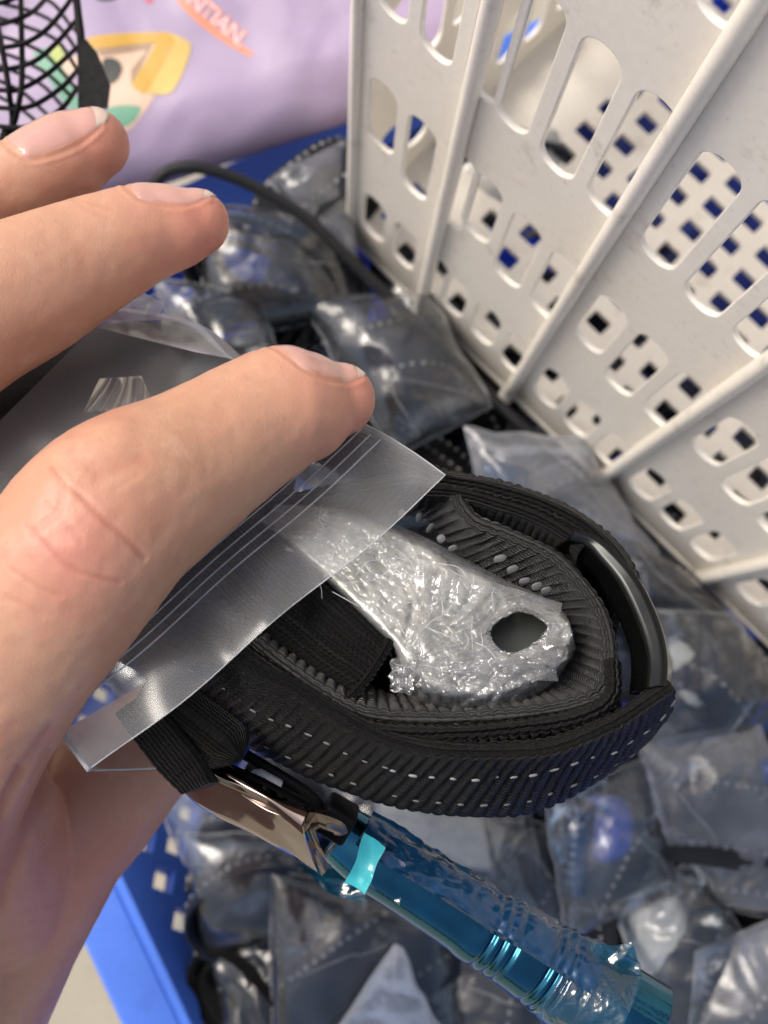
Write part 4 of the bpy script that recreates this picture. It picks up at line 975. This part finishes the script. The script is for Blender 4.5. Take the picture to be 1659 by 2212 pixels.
def pouch(label, quad, dep, h, seed, rolls=(), extra=None, film='film', cat='bagged strap', name='bagged_strap', amp=.16, group='bagged straps heaped in the blue crate', ridges=False, sc=.9):
    dep = dep if isinstance(dep, (list, tuple)) else [dep]*4
    c = P(sum(q[0] for q in quad)/4, sum(q[1] for q in quad)/4, sum(dep)/4)
    th = Thing(name, label, cat, c, group)
    T, B = pillow(quad, dep, h, seed, amp, sc=sc)
    fo = th.part('bag_film', MB().grid(T).grid(B[:, ::-1]), M[film])
    rim_ = np.vstack([T[:, 0], T[-1, 1:], T[::-1, -1][1:], T[0, ::-1][1:]])
    th.part('bag_seam', MB().tube(rim_, .016, 5, caps=False), M['seam'], parent=fo)
    cm = MB(); rc = np.random.RandomState(seed+77)
    for _ in range(3):
        a0 = rc.uniform(.03, .97, 2); a1 = np.clip(a0+rc.normal(size=2)*.45, .03, .97); m_ = (a0+a1)/2+rc.normal(size=2)*.02
        cc = catmull(np.array([[*a0, 0], [*m_, 0], [*a1, 0]]), 16)[:, :2]; ij = np.clip((cc*43).round().astype(int), 0, 43)
        cm.tube(T[ij[:, 0], ij[:, 1]]+np.array([0, 0, .01]), .010*np.sin(np.linspace(.1, 3.04, 16)), 5, caps=False)
    th.part('crease_glint', cm, M['seam'], parent=fo, kind='stuff')  # pale strands drawn in for the glints along film creases
    if ridges:
        for j in (5, 6, 7): th.part('zip_ridge', MB().tube(T[:, j]+np.array([0, 0, .02]), .015, 5), M['seam'], parent=fo)
    for (x, y, d, L, r, w, rx, ry, rz, mat) in rolls:
        a, dm = roll_parts(L*1.02, r*1.05, w, seed+int(x)); R3 = RC @ euler(rx, ry, rz); p = P(x, y, d-.05)
        so_ = th.part('webbing_roll', xf(a, R3, p), M[mat])
        if dm.n: th.part('stitching', xf(dm, R3, p), M['thread'], parent=so_, kind='stuff')
    if extra:
        for nm, shape, (x, y, d), size, rot, mat in extra:
            R3 = RC @ euler(*rot)
            if shape == 'lump':
                a = np.linspace(0, 2*math.pi, 60)[None, :]; b = np.linspace(-math.pi/2, math.pi/2, 36)[:, None]
                q = np.stack([np.cos(b)*np.cos(a), np.cos(b)*np.sin(a), np.sin(b)+0*a], -1)
                q = np.sign(q)*np.abs(q)**.8*np.array(size); q = q*(1+.10*np.abs(crumple(q*1.5, seed, 1, 5))[..., None]+.05*noise(q*5, seed)[..., None])
                th.part(nm, MB().grid(q @ R3.T+P(x, y, d)), M[mat])
            elif shape == 'rod':
                q = np.array([[-size[0], 0, 0], [-size[0]*.5, 0, 0], [0, 0, 0], [size[0]*.5, 0, 0], [size[0], 0, 0]]) @ R3.T+P(x, y, d)
                th.part(nm, MB().tube(catmull(q, 30), size[1]*(1+.08*np.sin(np.arange(30)*2.1)), 16), M[mat])
    return th
W_, G_, B_ = 'web_navy', 'web_grey', 'web'
pouch('dark strap roll in a clear bag right of the middle fingertip, below the cable', [(420, 440), (690, 470), (760, 690), (450, 720)], [28.6, 29.2, 29.0, 28.6], 1.6, 11, [(560, 585, 29.6, 1.7, 1.15, 2.4, 12, 8, -20, B_)], sc=.7)
pouch('grey crumpled bag wedged between the blue rim, the cable and the cream basket corner', [(575, 395), (735, 310), (770, 560), (640, 470)], [28.8, 29.4, 29.4, 28.6], 1.0, 12, [(690, 430, 29.8, 1.6, .8, 2, 70, 10, 40, G_)], film='film_milky', amp=.25)
pouch('bagged dark strap with two rows of pale stitches, behind the index fingertip', [(630, 640), (930, 640), (1060, 880), (860, 985)], [28.8, 29.2, 29.0, 28.2], 1.8, 13, [(820, 820, 29.9, 1.7, 1.1, 2.3, 62, 0, 14, W_)], sc=.6)
pouch('black strap roll pressed against the foot of the basket beside the cable', [(840, 650), (900, 680), (1070, 880), (960, 900)], 30.0, .6, 14, [(985, 830, 31.0, 2.2, .6, 1.8, 60, 0, -42, B_)])
pouch('zip bag holding a bright blue wrapped part above the black roll', [(1000, 925), (1250, 945), (1420, 1200), (1060, 1190)], [27.8, 28.6, 28.8, 28.2], 1.3, 15, [(1180, 1130, 29.4, 1.8, .9, 2.2, 20, 10, 30, G_)],
      [('blue_wrapped_clip', 'lump', (1085, 1035, 28.6), (.75, .45, .35), (0, 0, -15), 'bluewrap')], film='film_milky', ridges=True, amp=.2)
pouch('clear crinkled bag between the black metal slide and the basket wall', [(1260, 1110), (1480, 1230), (1640, 1420), (1330, 1330)], [28.6, 29.2, 29.2, 28.4], 1.3, 16, [(1430, 1290, 29.8, 1.6, .9, 2.3, 15, 20, -30, W_)], amp=.26)
pouch('clear bag with white wrapped tongue standing right of the black roll', [(1370, 1320), (1580, 1330), (1720, 1560), (1400, 1660)], [27.4, 28.4, 28.6, 27.8], 1.5, 17, [(1580, 1530, 29.2, 1.9, 1.05, 2.4, 60, 15, -55, W_)],
      [('wrapped_tongue', 'lump', (1480, 1450, 28.5), (1.0, .45, .3), (0, 0, -60), 'foam')], amp=.24)
pouch('crinkled bag with a dotted dark strap at the right edge of the heap', [(1370, 1600), (1640, 1570), (1740, 1850), (1440, 1830)], [27.6, 27.6, 28.0, 27.4], 1.5, 18, [(1590, 1790, 28.6, 2.2, 1.0, 2.4, 68, 8, -12, G_)], amp=.3, film='film_milky')
pouch('bag with folded milky corner below the dotted strap at right', [(1430, 1790), (1660, 1780), (1720, 1990), (1560, 1960)], 27.6, .8, 19, [(1640, 1900, 28.6, 1.6, .8, 2.2, 60, 0, -10, B_)], film='film_milky', amp=.2)
pouch('bag with a round blue wrapped knob below the black roll', [(1180, 1720), (1400, 1640), (1470, 1930), (1220, 2030)], [27.8, 28.0, 28.2, 27.6], 1.6, 20, [(1350, 1900, 29.4, 1.6, .9, 2.3, 30, 10, 60, G_)],
      [('blue_wrapped_clip', 'rod', (1245, 1830, 28.4), (1.2, .42), (0, 0, 84), 'bluewrap'), ('blue_wrapped_knob', 'lump', (1310, 1790, 28.9), (.75, .9, .5), (0, 0, 0), 'blue_dim')], amp=.18)
pouch('bag with a crumpled white wrapped tongue under the black roll, above the blue shaft', [(720, 1690), (1140, 1730), (1180, 1990), (800, 1900)], [28.4, 28.6, 28.4, 28.0], 1.4, 21, [(1100, 1880, 29.8, 1.6, .9, 2.2, 25, 0, 80, B_)],
      [('wrapped_tongue', 'lump', (960, 1790, 28.9), (1.9, .8, .45), (0, 0, -22), 'foam')], amp=.2)
pouch('navy strap roll in a bag against the pierced crate side', [(400, 1800), (640, 1800), (690, 2020), (450, 2060)], [28.4, 28.2, 28.2, 28.8], 1.3, 22, [(545, 1930, 29.0, 1.3, 1.05, 2.2, 10, -12, 35, W_)], sc=.6)
pouch('thin clear film draped over the crate side under the polished clasp', [(300, 1660), (600, 1700), (650, 1840), (400, 1870)], [29.2, 28.6, 28.4, 29.4], .6, 23, [(560, 1790, 29.6, 1.4, .7, 2, 40, 0, -20, W_)], film='film_thin')
pouch('bag over two dotted arcs of dark strap at the bottom of the heap', [(585, 1880), (960, 1950), (1010, 2250), (590, 2290)], [27.6, 27.8, 27.8, 27.6], 1.5, 24, [(790, 2120, 28.7, 2.6, 1.3, 2.6, 66, 0, 35, W_)], film='film', sc=.6)
pouch('stiff clear bag corner standing up as a peak at the bottom edge', [(700, 2260), (852, 2040), (870, 2050), (985, 2290)], [26.6, 26.0, 26.0, 26.8], .5, 25, [(840, 2290, 28.0, 1.8, .8, 2.2, 60, 0, 10, W_)], film='film_milky', amp=.05)
pouch('bag with white wrapped foil and a dotted strap right of the blue shaft', [(1320, 1960), (1500, 1850), (1620, 2060), (1480, 2290)], [27.8, 27.8, 27.6, 27.2], 1.4, 26, [(1480, 2140, 28.6, 2.2, .9, 2.4, 64, 0, 80, G_)],
      [('wrapped_tongue', 'lump', (1430, 2030, 28.3), (.8, 1.5, .4), (0, 0, 12), 'foam')], amp=.22)
pouch('clear bag with crossed film bands in the bottom right corner', [(1500, 2060), (1740, 1950), (1760, 2300), (1480, 2300)], 27.2, 1.2, 27, [(1640, 2180, 28.4, 2.0, 1.0, 2.4, 30, 10, 50, W_)], film='film_milky', amp=.3)
pouch('dark roll with a cream reflecting fold in the lower left of the heap', [(455, 2040), (640, 2030), (660, 2260), (500, 2290)], [28.8, 28.2, 28.2, 28.6], 1.0, 28, [(560, 2150, 29.0, 1.4, 1.0, 2.2, 18, -20, -40, B_)], amp=.3)
pouch('bag with upright dotted strap end below the blue shaft', [(960, 2060), (1180, 2130), (1230, 2330), (940, 2330)], 27.8, 1.0, 29, [(1060, 2210, 28.6, 2.0, .8, 2.4, 70, 0, 85, G_)])
pouch('flattened bag lying right of the white wrapped tongue, below the roll', [(1040, 1760), (1220, 1790), (1260, 2020), (1080, 1990)], 28.6, .9, 30, [(1150, 1900, 29.5, 1.8, .8, 2.2, 70, 0, 60, W_)], amp=.25)
pouch('dark bagged strap showing between the middle and index fingers', [(330, 590), (560, 640), (640, 840), (400, 800)], 28.4, 1.2, 31, [(500, 720, 29.4, 1.9, 1.0, 2.3, 20, 10, 20, B_)])
pouch('dark bagged roll below the index fingertip, under the mouth of the held bag', [(560, 900), (860, 900), (1060, 1120), (700, 1180)], 29.6, 1.0, 32, [(830, 1010, 30.2, 3.4, 1.2, 2.3, 20, 0, -30, B_)])
# deeper layer: copies of one bagged roll
proto = None; rp = random.Random(9); k = 0
for iy in range(8):
    for ix in range(8):
        x = 330+ix*250+rp.uniform(-40, 40)+(iy % 2)*90; y = 380+iy*265+rp.uniform(-40, 40)
        if y < 520 and x < 500: continue
        if x-y*1.02 > 820: continue
        c = P(x, y, 31.6+rp.uniform(-.3, .5))
        if (c-corner) @ inl < 2.2 or (c-corner) @ intp < 2.0: continue
        if proto is None:
            q4 = [(x-150, y-120), (x+150, y-130), (x+150, y+125), (x-150, y+120)]
            th = pouch('dark strap roll in a clear bag deeper down in the heap, mostly covered', q4, depth_ := 31.4, 1.0, 40, [(x, y, 32.2, 2.2, 1.1, 2.4, 25, 10, 0, W_)], group='bagged straps in the deeper layer')
            proto = th.o
        else:
            r = proto.copy(); col.objects.link(r); r.location = Vector(c*S); r.rotation_euler = (rp.uniform(-.2, .2), rp.uniform(-.2, .2), rp.uniform(0, 6.28))
            for ch in list(proto.children):
                c1_ = ch.copy(); col.objects.link(c1_); c1_.parent = r
                for g_ in ch.children:
                    c2_ = g_.copy(); col.objects.link(c2_); c2_.parent = c1_
